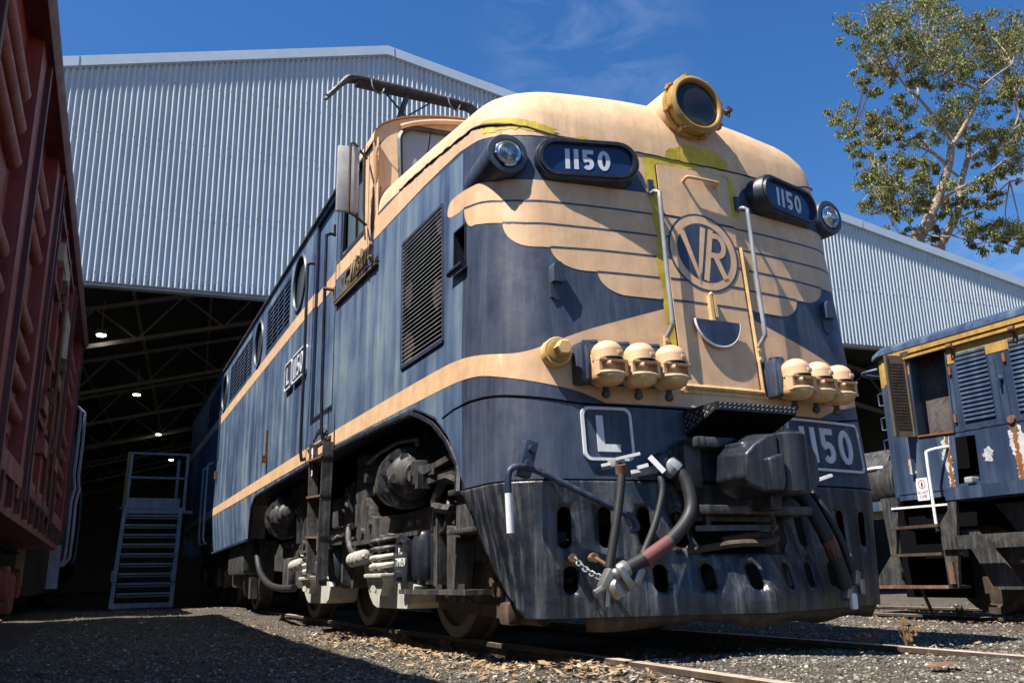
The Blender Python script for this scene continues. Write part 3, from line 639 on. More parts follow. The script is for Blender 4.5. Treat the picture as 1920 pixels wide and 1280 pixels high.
# ---- uncoupling lever
ul=MB('navy_dark'); ul.box((-1.315,-.16,1.17),(.075,.07,.20),(.0,.28,0),bev=.01); ul.cyl((-1.30,-.19,1.22),(-1.30,-.225,1.22),.022,n=8); ul.cyl((-1.325,-.19,1.14),(-1.325,-.225,1.14),.022,n=8)
ul.tube([(-.78,-.30,.79),(-.74,-.31,.80),(-.755,-.305,.85),(-.80,-.30,.88),(-1.02,-.25,.985),(-1.26,-.2,1.10),(-1.36,-.19,1.125),(-1.42,-.19,1.11),(-1.437,-.19,1.06),(-1.437,-.19,.975)],.018,10,sm=4)
ulo=ul.build('uncoupling_lever',LOCO,45)
ul=MB('white_paint'); ul.cyl((-1.437,-.19,.985),(-1.43,-.19,.782),.0195,n=12); ul.build('lever_grip',ulo,45)
# ---- brake hoses
def hoses(name,pts,r,parts=()):
    h=MB('rubber'); h.tube(pts,r,10,sm=6); o=h.build(name,LOCO,50); return o
h=hoses('brake_hose',[(-.825,-.30,1.135),(-.835,-.335,1.10),(-.86,-.35,.98),(-.905,-.36,.80),(-.955,-.36,.60)],.024)
q=MB('steel'); q.box((-.83,-.28,1.15),(.07,.08,.05),bev=.012); q.tube([(-.90,-.24,1.13),(-.85,-.27,1.14),(-.80,-.30,1.15)],.018,8); q.lathe([(.031,0),(.031,.05)],(-.835,-.335,1.085),(-.15,-.15,1),12,mat='rust'); q.build('angle_cock',h,40)
q=MB('white_paint'); q.bar((-.86,-.32,1.165),(-.73,-.36,1.195),.028,.016); q.build('cock_handle',h)
h=hoses('brake_hose',[(-.585,-.30,1.11),(-.588,-.34,1.07),(-.60,-.36,.98),(-.68,-.37,.79),(-.80,-.37,.59)],.019)
q=MB('steel'); q.cyl((-.70,-.22,1.10),(-.57,-.30,1.125),.022,n=8); q.box((-.585,-.30,1.12),(.05,.06,.05),bev=.01); q.build('angle_cock',h,40)
q=MB('white_paint'); q.bar((-.715,-.31,1.125),(-.66,-.33,1.14),.022,.02); q.bar((-.650,-.335,1.185),(-.585,-.37,1.10),.030,.012,up=(0,1,.4)); q.build('cock_handle',h)
h=hoses('brake_hose',[(-.50,-.27,1.155),(-.455,-.32,1.11),(-.425,-.36,1.02),(-.445,-.39,.88),(-.58,-.40,.745),(-.75,-.39,.645),(-.90,-.37,.575)],.038)
q=MB('black_gloss'); q.sphere((-.525,-.27,1.165),.058,(1.15,1,1)); q.lathe([(.052,-.02),(.058,0),(.058,.045),(.05,.055)],(-.47,-.305,1.125),(-.7,.4,.75),8,mat='steel'); q.build('pipe_elbow',h,40)
q=MB('rubber_red'); q.tube([(-.60,-.402,.729),(-.68,-.399,.683),(-.76,-.391,.637)],.0393,12); q.build('red_band',h,50)
q=MB('cast_alloy'); q.lathe([(.047,-.02),(.05,0),(.05,.03),(.044,.04)],(-.875,-.372,.588),(-.85,.1,-.42),16); q.box((-.965,-.37,.535),(.085,.07,.12),(.1,.5,0),bev=.022); q.box((-.89,-.40,.545),(.05,.06,.13),(0,-.6,0),bev=.02); q.box((-.80,-.38,.555),(.05,.06,.10),(0,.5,0),bev=.018)
q.lathe([(.05,-.03),(.062,0),(.05,.03),(.03,.03)],(-.925,-.385,.50),(.3,-1,.2),16); q.cyl((-1.06,-.38,.475),(-.98,-.38,.515),.018,n=8); q.bar((-.985,-.39,.52),(-.995,-.39,.41),.014,.02); q.sphere((-.94,-.4,.57),.03); q.sphere((-.85,-.39,.515),.028); q.build('gladhand',h,40)
def chain(name,a,b,n,sag,parent):
    c=MB('steel'); a=Vector(a); b=Vector(b); P=[a+(b-a)*(i/n)-Vector((0,0,sag*4*(i/n)*(1-i/n))) for i in range(n+1)]
    for i in range(n):
        d=(P[i+1]-P[i]); m_=(P[i]+P[i+1])/2; t=d.normalized(); u=t.cross(Vector((0,1,.2))).normalized() if i%2 else t.cross(Vector((1,0,.3))).normalized()
        L=d.length*.62; w=.012; c.tube([m_-t*L+u*w*.4,m_-t*L*.5+u*w,m_+t*L*.5+u*w,m_+t*L-u*0,m_+t*L*.5-u*w,m_-t*L*.5-u*w],.0048,5,closed=True)
    return c.build(name,parent,50)
a=Vector(pil(-1.06,.655)); cc=chain('hose_chain',a+Vector((.0,-.04,.0)),(-.96,-.375,.55),11,.03,LOCO)
q=MB('rust'); q.cyl(a,a+Vector((-.01,-.05,0)),.024,n=8); a2=Vector(pil(-.955,.655)); q.cyl(a2,a2+Vector((-.005,-.06,0)),.026,n=8); q.tube([a2+Vector((0,-.05,0)),a2+Vector((.06,-.12,-.06)),(-.91,-.37,.56)],.012,6); q.build('chain_lug',cc)
# right hand hoses, hanging close to the plough
for k,(p,r) in enumerate((([(.40,-.27,1.03),(.43,-.34,.96),(.50,-.40,.75),(.58,-.40,.55),(.61,-.385,.47)],.042),([(.56,-.25,1.03),(.58,-.30,.95),(.64,-.36,.75),(.71,-.36,.55)],.022))):
    h=hoses('brake_hose',p,r)
    q=MB('white_paint'); q.bar((p[0][0]-.05,-.30,1.075),(p[0][0]+.09,-.34,1.07+.05*k),.03,.018); q.build('cock_handle',h)
    e=Vector(p[-1]); q=MB('cast_alloy'); q.box(e+Vector((.01,0,-.03)),(.06,.06,.09),(0,.3,.2),bev=.02); q.box(e+Vector((.035,-.02,-.08)),(.045,.03,.09),bev=.012,mat='white_paint' if k==0 else None); q.build('gladhand',h,40)
    if k==0: q=MB('rubber_red'); q.tube([(.503,-.403,.735),(.525,-.405,.69),(.545,-.404,.64)],.0435,10); q.build('red_band',h)
a=Vector(pil(.83,.655)); chain('hose_chain',a+Vector((0,-.03,0)),(.63,-.38,.5),8,.06,LOCO)
# ------------------------------------------------------------------ body sides, roof, cab
Y0,Y1=3.58,17.9
def side(sg):
    def f(y,z,off=0.): return (sg*(side_x(y,z)+off),y,z)
    return f
SLF=side(-1)
lv1=[(6.05,3.60),(7.60,3.60),(7.62,4.20),(6.03,4.20)]; lv2=[(8.95,3.60),(11.25,3.60),(11.25,4.20),(8.93,4.20)]; lv3=[(12.6,3.60),(14.4,3.60),(14.4,4.20),(12.6,4.20)]
port=[circ(5.45,3.93,.33,28),circ(8.27,3.90,.33,28),circ(11.9,3.90,.33,28)]
dq=[(3.68,2.12),(4.60,2.12),(4.60,4.32),(3.68,4.32)]
rear=[(7.55,1.706),(7.95,1.69),(8.22,1.60),(8.42,1.43),(8.60,1.165)]
for sg in (-1,1):
    f=side(sg); b=MB('navy_faded')
    o=[(Y0,1.736)]+rear+[(12.6,1.11),(12.75,1.45),(13.0,1.70),(Y1,1.70),(Y1,4.36),(Y0,4.36)]
    patch(b,o,lambda y,z:f(y,z),.25,([lv1[::1],lv2,lv3]+port+[dq]) if sg<0 else (),'navy_faded',.16)
    for z0,z1 in ((1.757,1.893),(3.392,3.545)):
        patch(b,[(Y0,z0),(Y1,z0),(Y1,z1),(Y0,z1)],lambda y,z:f(y,z,.003),.3,[[(3.68,z0-.1),(4.60,z0-.1),(4.6,z1+.1),(3.68,z1+.1)]] if 0 else (),'cream',.08) if (sg>0 or z0<3) else [patch(b,[(a,z0),(c,z0),(c,z1),(a,z1)],lambda y,z:f(y,z,.003),.3,(),'cream',.08) for a,c in ((Y0,3.675),(4.605,Y1))]
    sp=b.build('body_side',LOCO,30)
    # thick returns of arch opening
    ar=MB('black_gloss'); pts=[(q[0],q[1]) for q in [(.62,1.075),(.72,1.25),(.86,1.42),(1.077,1.572),(1.30,1.655),(1.468,1.706),(2.0,1.722),(3.6,1.738)]+rear[:5]]
    L=[]
    for y,z in pts: x=side_x(y,z) if y>.7 else abs(plan(y2s(max(y,.45)),z)[0]); L+=[(sg*(x+.004),y,z),(sg*(x-.03),y,z-.0),(sg*(x-.22),y,z+.0)]
    n_=len(pts)
    for k in range(n_-1): ar.add([L[3*k],L[3*k+3],L[3*k+5],L[3*k+2]],[(0,1,2,3)])
    ar.tube([(sg*(abs(L[3*k][0])-.012),L[3*k][1],L[3*k][2]-.012) for k in range(n_)],.022,6); ar.build('arch_lip',sp)
    # underside sill line
    if sg<0:
        q=MB('navy_dark'); q.bar((-1.42,8.6,1.155),(-1.415,12.6,1.105),.05,.03); q.build('sill',sp)
LS=[o for o in LOCO.children if o.name.startswith('body_side')][0]
# door recess
d=MB('navy_faded'); dx=-1.43
patch(d,dq,lambda y,z:(-side_x(y,z)+.035,y,z),.3,(),'navy_faded'); patch(d,[(3.68,3.392),(4.60,3.392),(4.60,3.545),(3.68,3.545)],lambda y,z:(-side_x(y,z)+.031,y,z),.3,(),'cream')
for a,b in zip(dq,dq[1:]+dq[:1]): d.bar((-1.452,*a),(-1.452,*b),.016,.018,mat='navy_dark')
d.add([(-1.46,3.68,2.12),(-1.46,3.68,4.32),(-1.40,3.68,4.32),(-1.40,3.68,2.12),(-1.46,4.6,2.12),(-1.46,4.6,4.32),(-1.40,4.6,4.32),(-1.40,4.6,2.12)],[(0,1,2,3),(4,7,6,5)])
d.bar((-1.43,3.68,2.16),(-1.43,4.6,2.16),.05,.03,mat='black_gloss'); d.build('cab_door',LOCO)
k=MB('black_iron'); k.box((-1.405,4.12,1.98),(.03,.86,.24),mat='navy_dark'); k.bar((-1.445,3.66,1.86),(-1.445,4.62,1.86),.06,.025); k.tube([(-1.45,3.8,1.9),(-1.48,3.95,1.98),(-1.45,4.1,2.0),(-1.44,4.4,1.92)],.03,6,sm=3); k.build('kick_plate',LOCO)
# handrails
for y,z0,z1,yb in ((3.80,1.88,3.92,3.80),(4.66,1.80,3.90,4.72)):
    h=MB('black_gloss'); h.tube([(-1.44,y+.02,z1),(-1.49,y+.02,z1+.01),(-1.535,y+.01,z1-.02),(-1.54,y,z1-.1),(-1.535,y,(z0+z1)/2),(-1.52,yb,z0+.05),(-1.47,yb,z0)],.0165,8,sm=3); h.box((-1.455,y+.02,z1+.05),(.02,.03,.12)); h.build('cab_handrail',LOCO,50)
h=MB('rust'); h.cyl((-1.43,3.72,3.31),(-1.55,3.80,3.34),.017); h.box((-1.45,3.74,3.27),(.02,.08,.14)); h.build('door_handle',LOCO,40)
# ladder with warning sign
la=MB('black_iron'); la.bar((-1.50,4.20,1.86),(-1.52,4.03,.64),.085,.03,up=(0,1,0)); la.bar((-1.465,4.25,1.86),(-1.485,4.08,.64),.015,.12,up=(0,1,0)); la.bar((-1.50,3.60,1.80),(-1.54,3.52,.53),.095,.03,up=(0,1,0)); la.bar((-1.46,3.65,1.80),(-1.50,3.57,.53),.015,.12,up=(0,1,0))
la.bar((-1.56,3.58,1.80),(-1.60,3.5,.53),.012,.06,up=(1,0,0)) if 0 else None
lo=la.build('ladder',LOCO)
for z in (.575,.94,1.31,1.66):
    r=MB('rust_dark' if z<.6 else 'rust'); t=(z-.55)/1.3; r.bar((-1.52,3.50+.08*t,z),(-1.52,4.05+.14*t,z+.03),.10,.018); r.build('rung',lo)
fy=lambda a,b,t:(-1.515-t,a,b)
sg_=MB('white_paint'); patch(sg_,rrect(4.105,1.545,4.245,1.815,.01),lambda a,b:(-1.526,a,b),.1); patch(sg_,circ(4.175,1.715,.052),lambda a,b:(-1.5285,a,b),.1,[circ(4.175,1.715,.041)],'sign_red'); patch(sg_,stroke([(4.21,1.75),(4.14,1.68)],.012),lambda a,b:(-1.5288,a,b),.1,(),'sign_red')
patch(sg_,[(4.165,1.68),(4.185,1.68),(4.187,1.74),(4.163,1.74)],lambda a,b:(-1.5275,a,b),.1,(),'sign_black'); patch(sg_,circ(4.175,1.75,.009,10),lambda a,b:(-1.5275,a,b),.1,(),'sign_black')
so=sg_.build('warning_sign',LOCO)
def text(name,body,size,loc,rot,mat,parent,ext=.002,shear=0,align='CENTER',sx=1.):
    c=bpy.data.curves.new(name,'FONT'); c.body=body; c.size=size; c.extrude=ext; c.align_x=align; c.align_y='CENTER'; c.shear=shear; c.resolution_u=3
    o=bpy.data.objects.new(name,c); COL.objects.link(o); bpy.context.view_layer.update()
    me=bpy.data.meshes.new_from_object(o.evaluated_get(bpy.context.evaluated_depsgraph_get())); bpy.data.objects.remove(o)
    me.transform(Matrix.Translation(loc)@Euler(rot).to_matrix().to_4x4()@Matrix.Diagonal((sx,1,1,1)))
    me.materials.clear(); me.materials.append(M[mat]); o=bpy.data.objects.new(name,me); COL.objects.link(o); o.parent=parent
    if parent.type=='EMPTY': o.location=-Vector(parent.location)
    return o
RL=(PI/2,0,-PI/2)   # reads on a face looking to -x
text('sign_text','DO NOT\nCLIMB',.043,(-1.5285,4.175,1.60),RL,'sign_black',so,.0005,sx=.75)
# side plates and name
fsd=lambda a,b,t:(-1.46-t,-a,b)
plate(fsd,-5.97,2.725,.40,.33,'L',.205,.038,'class_plate',LOCO,.05,.018,protr=.02)
plate(fsd,-5.52,2.725,.66,.33,'1150',.235,.036,'side_number_plate',LOCO,.05,.018,gap=.05,protr=.02)
nx=lambda y:-side_x(y,3.0)
nm=MB('bronze'); NX=lambda y,o=.016:(nx(y)-o,y)
for zz,hh,mt in ((3.128,.016,'bronze'),(3.147,.010,'slate_dark'),(3.163,.012,'bronze')): nm.bar((*NX(3.64),zz),(*NX(2.34),zz-.01),.030,hh,mat=mt)
nmo=nm.build('nameplate',LOCO)
text('name_script','R.G.Wishart',.275,(nx(3.0)-.022,2.99,3.262),(PI/2,.016,-PI/2-.04),'bronze',nmo,.012,shear=.42,sx=.86)
# louvers and portholes
for q,nd in ((lv1,3),(lv2,5),(lv3,4)):
    l=MB('navy_dark'); y0,y1,z0,z1=q[0][0],q[1][0],q[0][1],q[2][1]
    l.add([(-1.36,y0,z0),(-1.36,y1,z0),(-1.36,y1,z1),(-1.36,y0,z1)],[(0,1,2,3)],'void')
    for k in range(9): z=z0+.035+k*(z1-z0-.02)/9; l.bar((-1.432,y0,z),(-1.432,y1,z),.05,.006,up=(-.7,0,1),mat='void')  # slats near-black: shade between the edges put into their colour
    for k in range(9): z=z0+.016+k*(z1-z0-.02)/9; l.bar((-1.458,y0+.01,z),(-1.458,y1-.01,z),.006,.013,mat='navy_faded')  # paler strips paint the lit outer edges of the slats
    for k in range(1,nd+1): y=y0+(y1-y0)*k/(nd+1); l.bar((-1.452,y,z0),(-1.452,y,z1),.012,.03,up=(0,1,0),mat='navy')
    for a,b in zip(q,q[1:]+q[:1]): l.bar((-1.45,*a),(-1.45,*b),.02,.03,mat='navy_dark')
    l.build('louvre',LOCO)
for p in port:
    l=MB('navy'); l.tube([(-1.462,a,b) for a,b in p],.022,6,closed=True); lo_=l.build('porthole',LOCO,40)
    g=MB('glass_green'); patch(g,p,lambda a,b:(-1.435,a,b),.2); g.build('glass',lo_)
hk=MB('rust'); hk.box((-1.475,7.1,2.28),(.03,.05,.36)); hk.box((-1.50,7.1,2.09),(.06,.07,.09)); hk.build('tie_bracket',LOCO)
hk=MB('rust'); hk.box((-1.48,12.3,2.46),(.06,.08,.14)); hk.box((-1.47,12.3,3.2),(.03,.05,.9),mat='navy'); hk.build('lamp_bracket',LOCO)
for y in (12.9,13.6):
    h=MB('galv'); h.tube([(-1.46,y,2.75),(-1.56,y,2.72),(-1.57,y,2.55),(-1.57,y,1.4),(-1.5,y,1.3)],.022,8,sm=2); h.build('side_handrail',LOCO,50)
# ---- roof and cab
def rprof(off=0.,zt=4.36): return [((1.46+off)*max(0,math.cos(t*PI/36))**(2/2.6),zt+(.41+off)*math.sin(t*PI/36)**(2/2.6)) for t in range(18)]+[(0,zt+.41+off)]
full=lambda p:p+[(-a,b) for a,b in p[-2::-1]]
def extr(mb,prof,y0,y1,mat): 
    n=len(prof); mb.add([(a,y0,b) for a,b in prof]+[(a,y1,b) for a,b in prof],[(i,i+1,n+i+1,n+i) for i in range(n-1)],mat)
r=MB('navy_faded'); extr(r,full(rprof()),3.62,Y1,'navy_faded'); extr(r,full(rprof(.012)),5.2,Y1,'black_iron') if 0 else None
for sg in (-1,1): r.bar((sg*1.475,3.0,4.375),(sg*1.475,Y1,4.375),.03,.025,mat='black_iron')
r.box((0,9,4.85),(1.4,4,.25),bev=.05); r.box((0,14,4.85),(1.5,3,.25),bev=.05); pr=full(rprof()); r.add([(a,Y1,b) for a,b in pr]+[(-1.46,Y1,1.2),(1.46,Y1,1.2)],[tuple(range(len(pr)))+(len(pr),len(pr)+1)])
r.build('roof',LOCO,40)
cbn=MB('cream_hood'); CP=full(rprof(-.02,4.33)); 
def cy(z): return 2.36+.10*(z-3.6)
front=[(1.42,3.45)]+[(a,b) for a,b in CP]+[(-1.42,3.45)]
ws=[rrect(.07,3.86,1.20,4.53,.15,6),rrect(-1.20,3.86,-.07,4.53,.15,6)]
patch(cbn,front,lambda a,b:(a,cy(b)+.10*(a/1.4)**2,b),.12,ws,'cream_hood')
n=len(CP); yA=[cy(b)+.10*(a/1.4)**2 for a,b in CP]
cbn.add([(a,y-.03,b+.012) for (a,b),y in zip(CP,yA)]+[(a,3.66,b+.012) for a,b in CP],[(i,i+1,n+i+1,n+i) for i in range(n-1)])
cbn.tube([(a*.93,y-.045,b-.05) for (a,b),y in zip(CP,yA) if abs(a)<1.33],.024,8)     # eyebrow
# side walls of the cab above the hood
win=[(2.80,3.57),(3.52,3.57),(3.52,4.34),(2.86,4.34)]
for sg in (-1,1):
    patch(cbn,[(2.40,3.44),(3.62,3.44),(3.62,4.36),(2.47,4.36)],lambda y,z:(sg*(side_x(y,3.3)-.004-.012*max(0,z-3.5)),y,z),.1,[win],'cream_hood')
    patch(cbn,[(3.48,3.56),(3.64,3.56),(3.64,4.37),(3.48,4.37)],lambda y,z:(sg*(side_x(y,3.3)+.004-.012*max(0,z-3.5)),y,z),.1,(),'navy_faded')
cbo=cbn.build('cab',LOCO,40)
for p in ws:
    g=MB('glass_cab'); patch(g,p,lambda a,b:(a,cy(b)+.10*(a/1.4)**2+.035,b),.2); g.tube([(a,cy(b)+.10*(a/1.4)**2+.0,b) for a,b in p],.024,6,'slate_dark',closed=True); g.build('windscreen',cbo,50)
wp=MB('void'); wp.tube([(-.93,2.44,4.50),(-.96,2.40,4.35),(-.99,2.38,4.15),(-1.0,2.38,3.95)],.006,5,sm=3); wp.build('wiper',cbo)
g=MB('light_grey'); g.lathe([(.001,.02),(.08,0),(.11,-.05),(.10,-.06)],(-.72,2.62,4.30),(0,-1,0),20); g.build('cab_fan',cbo)
g=MB('glass_side'); patch(g,win,lambda y,z:(-side_x(y,3.3)+.05,y,z),.2)
for a,b in zip(win,win[1:]+win[:1]): g.bar((-side_x(a[0],3.3)+.012,*a),(-side_x(b[0],3.3)+.012,*b),.03,.04,mat='slate_dark')
g.bar((-1.40,3.16,3.57),(-1.40,3.16,4.34),.02,.03,mat='slate_dark'); g.build('side_window',cbo)
g=MB('rust_dark'); g.tube([(-1.46,2.72,4.42),(-1.475,2.70,4.2),(-1.475,2.69,3.75),(-1.45,2.68,3.45)],.008,6); g.tube([(-1.44,2.46,4.30),(-1.42,2.55,4.27),(-1.36,2.44,4.33)],.005,5)
g.tube([(-1.40,2.40,3.85),(-1.41,2.42,3.7),(-1.405,2.45,3.55)],.006,5); g.build('rust_split',cbo)
for z,y,a in ((4.05,2.5,.06),(3.7,2.55,.07)):
    g=MB('diesel_rust'); patch(g,jag(circ(y,z,a,12,a*3.5),.02),lambda y,z:(-side_x(y,3.3)-.001+.012*max(0,z-3.5),y,z),.05); g.build('rust_stain',cbo)
mi=MB('light_grey'); mi.box((-1.66,2.52,3.92),(.19,.035,.62),(0,0,-.15),bev=.015); mo=mi.build('mirror',LOCO,40)
mi=MB('rust_dark'); mi.tube([(-1.45,2.70,4.24),(-1.62,2.49,4.26),(-1.655,2.475,4.24),(-1.655,2.475,3.59),(-1.6,2.5,3.585),(-1.44,2.7,3.6)],.013,6); mi.build('mirror_arm',mo,50)
# ---- pantograph
pg=MB('black_iron'); yy=6.0; zt=7.09
hd_=[(-1.12,zt-.345),(-1.0,zt-.20),(-.86,zt-.02),(-.72,zt+.02),(-.4,zt+.01),(.4,zt-.01),(.8,zt-.03),(.98,zt-.07),(1.1,zt-.25),(1.2,zt-.45)]
for dy in (-.05,.06): pg.tube([(a,yy+dy,b) for a,b in hd_],lambda t:.038 if .18<t<.84 else .026,6,sm=2)
pg.box((.08,yy,zt-.05),(1.6,.16,.03),mat='rust_dark')
for x in (-.45,.65): pg.tube([(x-.1,yy-.13,zt-.02),(x-.08,yy-.16,zt-.17),(x+.02,yy-.16,zt-.23),(x+.08,yy-.13,zt-.12)],.012,5,sm=3)
pg.bar((0,yy,zt-.05),(-.12,yy+.1,zt-.5),.07,.05); pg.bar((.0,yy,zt-.42),(-.34,yy,zt-.07),.02,.02); pg.bar((-.02,yy,zt-.40),(.35,yy,zt-.09),.02,.02)
pg.bar((-.12,yy+.1,zt-.5),(-.1,yy+1.2,5.6),.08,.06); pg.bar((-.1,yy+1.2,5.6),(0,yy-.2,5.0),.09,.07); pg.box((0,yy,4.98),(1.4,1.4,.1)); 
for x in (-.6,.6): pg.cyl((x,yy,4.75),(x,yy,4.98),.07)
pg.build('pantograph',LOCO,45)
# ------------------------------------------------------------------ bogies
AX=(1.975,4.324,6.674)
def bogie(dy,detail):
    bo=MB('black_iron')
    for sg in (-1,1):
        X=sg*1.12
        # stepped cast side frame
        prof=[(.75,.85),(.95,.88),(1.35,1.08),(2.9,1.06),(3.3,.92),(3.9,.92),(4.3,1.06),(5.0,1.06),(5.4,.92),(6.2,.92),(6.5,1.06),(7.6,1.05),(7.9,.9),(7.9,.72),(7.3,.70),(7.2,.50),(6.1,.50),(5.9,.72),(4.95,.72),(4.8,.50),(3.9,.50),(3.7,.72),(2.6,.72),(2.45,.50),(1.5,.50),(1.35,.70),(.75,.66)]
        bo.prism([(a+dy,b) for a,b in prof],lambda a,b,t:(sg*t,a,b),1.02,1.16)
        for y in AX: bo.box((sg*1.17,y+dy,.68),(.16,.36,.34),bev=.04)
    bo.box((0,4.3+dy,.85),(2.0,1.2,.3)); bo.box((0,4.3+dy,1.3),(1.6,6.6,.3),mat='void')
    B=bo.build('bogie',LOCO,35)
    for y in AX:
        for sg in (-1,1):
            w=MB('rust_dark'); w.lathe([(.18,-.02),(.40,.0),(.415,.02)],(sg*.83,y+dy,.65),(sg,0,0),48); w.lathe([(.54,-.13),(.535,-.105),(.512,-.10),(.51,.05),(.50,.058),(.425,.058),(.41,.02)],(sg*.83,y+dy,.65),(sg,0,0),56,mat='wheel_tread',caps=False)
            w.build('wheel',B,30)
    for y in AX: w=MB('black_iron'); w.cyl((-.8,y+dy,.65),(.8,y+dy,.65),.09); w.build('axle',B,40)
    return B
B1=bogie(0,True); B2=bogie(9.0,False)
X=-1.25
# front outrigger: frame end, step bracket
f=MB('black_iron'); f.prism([(.45,.86),(.45,1.08),(.56,1.10),(.95,1.095),(.98,1.075),(.98,.86)],lambda a,b,t:(t,a,b),-1.27,-1.20); f.box((-1.24,.72,1.10),(.14,.62,.035),bev=.01)
f.box((-1.26,.64,.845),(.18,.64,.03),bev=.01); f.prism([(.30,.50),(.30,.83),(.95,.83),(1.06,.76),(1.08,.50)],lambda a,b,t:(t,a,b),-1.10,-1.04,'rust_dark')
f.prism([(1.0,.50),(.94,.78),(1.0,.88),(1.12,.9),(1.12,.5)],lambda a,b,t:(t,a,b),-1.28,-1.16); f.box((-1.24,1.30,.482),(.20,1.28,.03)); 
for y in (.9,1.05,1.3): f.cyl((-1.26,y,.42),(-1.26,y,.53),.03,n=6)
f.box((-1.21,1.08,1.28),(.03,.05,.34)); f.box((-1.18,.80,1.24),(.03,.05,.3)); f.tube([(-1.25,.98,1.17),(-1.25,1.2,1.22),(-1.25,1.35,1.15),(-1.25,1.42,1.05),(-1.25,1.1,1.0)],.035,6,sm=3)
f.build('frame_end',B1,35)
# roller bearing axle box with painted letters
a=MB('black_gloss'); a.prism([(1.83,.55),(1.80,.66),(1.84,.84),(1.95,.89),(2.08,.86),(2.14,.68),(2.08,.56)],lambda p,q,t:(t,p,q),-1.32,-1.16); a.cyl((-1.32,1.97,.585),(-1.36,1.97,.585),.045,n=8); a.cyl((-1.32,1.95,.83),(-1.35,1.95,.83),.022,n=6)
ao=a.build('axle_box',B1,35); text('axle_box_text','TIMKEN',.085,(-1.3225,1.97,.685),RL,'white_paint',ao,.001,sx=.75); text('axle_box_text','V.R.',.07,(-1.3225,1.97,.765),RL,'white_paint',ao,.001,sx=.8)
# brake cylinder / fan pots
def pot(y,z,R,big):
    p=MB('black_iron'); c=Vector((-1.235,y,z)); ax=Vector((-.12,-1,-.0)).normalized(); u=Vector((0,0,1)); w=ax.cross(u)
    p.lathe([(R*.80,-.35),(R*.85,0),(R*1.02,.02),(R*1.02,.05),(R*.88,.055),(R*.88,.14),(R*1.05,.145),(R*1.05,.18),(R*.80,.185),(R*.76,.30),(R*.60,.34),(R*.58,.37),(R*.40,.39),(R*.37,.43),(R*.28,.43),(R*.26,.38),(.01,.38)],c,ax,40)
    for k in range(10):
        an=2*PI*k/10+.2; q=c+ax*.18+(u*math.cos(an)+w*math.sin(an))*R*.93; p.cyl(q,q+ax*.035,.018,n=6); q=c+ax*.05+(u*math.cos(an)+w*math.sin(an))*R*.95; p.cyl(q,q+ax*.03,.014,n=6)
    for k in range(5): an=2*PI*k/5+.5; q=c+ax*.30+(u*math.cos(an)+w*math.sin(an))*R*.66; p.cyl(q-ax*.05,q+ax*.03,.035,n=8)
    return p.build('brake_cylinder',B1,35)
po=pot(2.14,1.305,.222,True)
p=MB('black_iron'); p.box((-1.30,1.62,1.30),(.10,.12,.17),bev=.02); p.bar((-1.31,1.66,1.31),(-1.30,1.25,1.285),.05,.075); p.bar((-1.33,1.50,1.27),(-1.26,.98,1.35),.05,.04); p.bar((-1.30,1.40,1.22),(-1.22,.98,1.26),.05,.05); p.cyl((-1.36,1.66,1.28),(-1.26,1.66,1.28),.04,n=8); p.box((-1.33,1.45,1.22),(.1,.06,.1)); p.build('brake_lever',po,35)
p=MB('steel'); p.tube([(-1.25,3.14,1.555),(-1.25,2.8,1.60),(-1.25,2.3,1.615),(-1.25,1.83,1.57),(-1.25,1.82,1.52)],.016,8); p.build('air_pipe',po,40)
p=MB('black_iron'); p.box((-1.15,3.35,1.38),(.2,.34,.36),bev=.03); p.box((-1.17,3.30,1.60),(.22,.24,.09),bev=.02); p.box((-1.2,3.0,1.42),(.1,.16,.3),bev=.02); p.box((-1.15,3.42,1.13),(.2,.22,.2)); p.box((-1.22,2.85,1.48),(.05,.4,.03)); p.box((-1.22,2.85,1.30),(.05,.4,.03)); p.cyl((-1.25,3.0,1.42),(-1.31,3.0,1.42),.05,n=8); p.build('slack_adjuster',B1,35)
pot2=pot(6.95,1.33,.235,False); p=MB('black_iron'); p.lathe([(.13,0),(.12,.1),(.09,.12),(.085,.2),(.06,.24),(.01,.25)],(-1.28,6.55,1.36),(-.1,-1,0),20); p.box((-1.36,6.7,1.40),(.05,.06,.36)); p.box((-1.1,6.3,1.45),(.2,.9,.5)); p.build('brake_lever',pot2,35)
# hanger brackets
for y in (2.95,5.3):
    h=MB('black_iron'); h.prism([(y+.5,.92),(y+.48,1.0),(y+.34,1.24),(y+.22,1.26),(y+.10,1.10),(y-.12,1.06),(y-.55,1.06),(y-.45,.90),(y+.3,.87)],lambda a,b,t:(t,a,b),-1.26,-1.16); h.cyl((-1.26,y+.28,.955),(-1.285,y+.28,.955),.055,n=16); h.cyl((-1.26,y+.02,1.02),(-1.285,y+.02,1.02),.03,n=8); h.box((-1.27,y-.15,.875),(.12,1.1,.035)); h.build('hanger_bracket',B1,35)
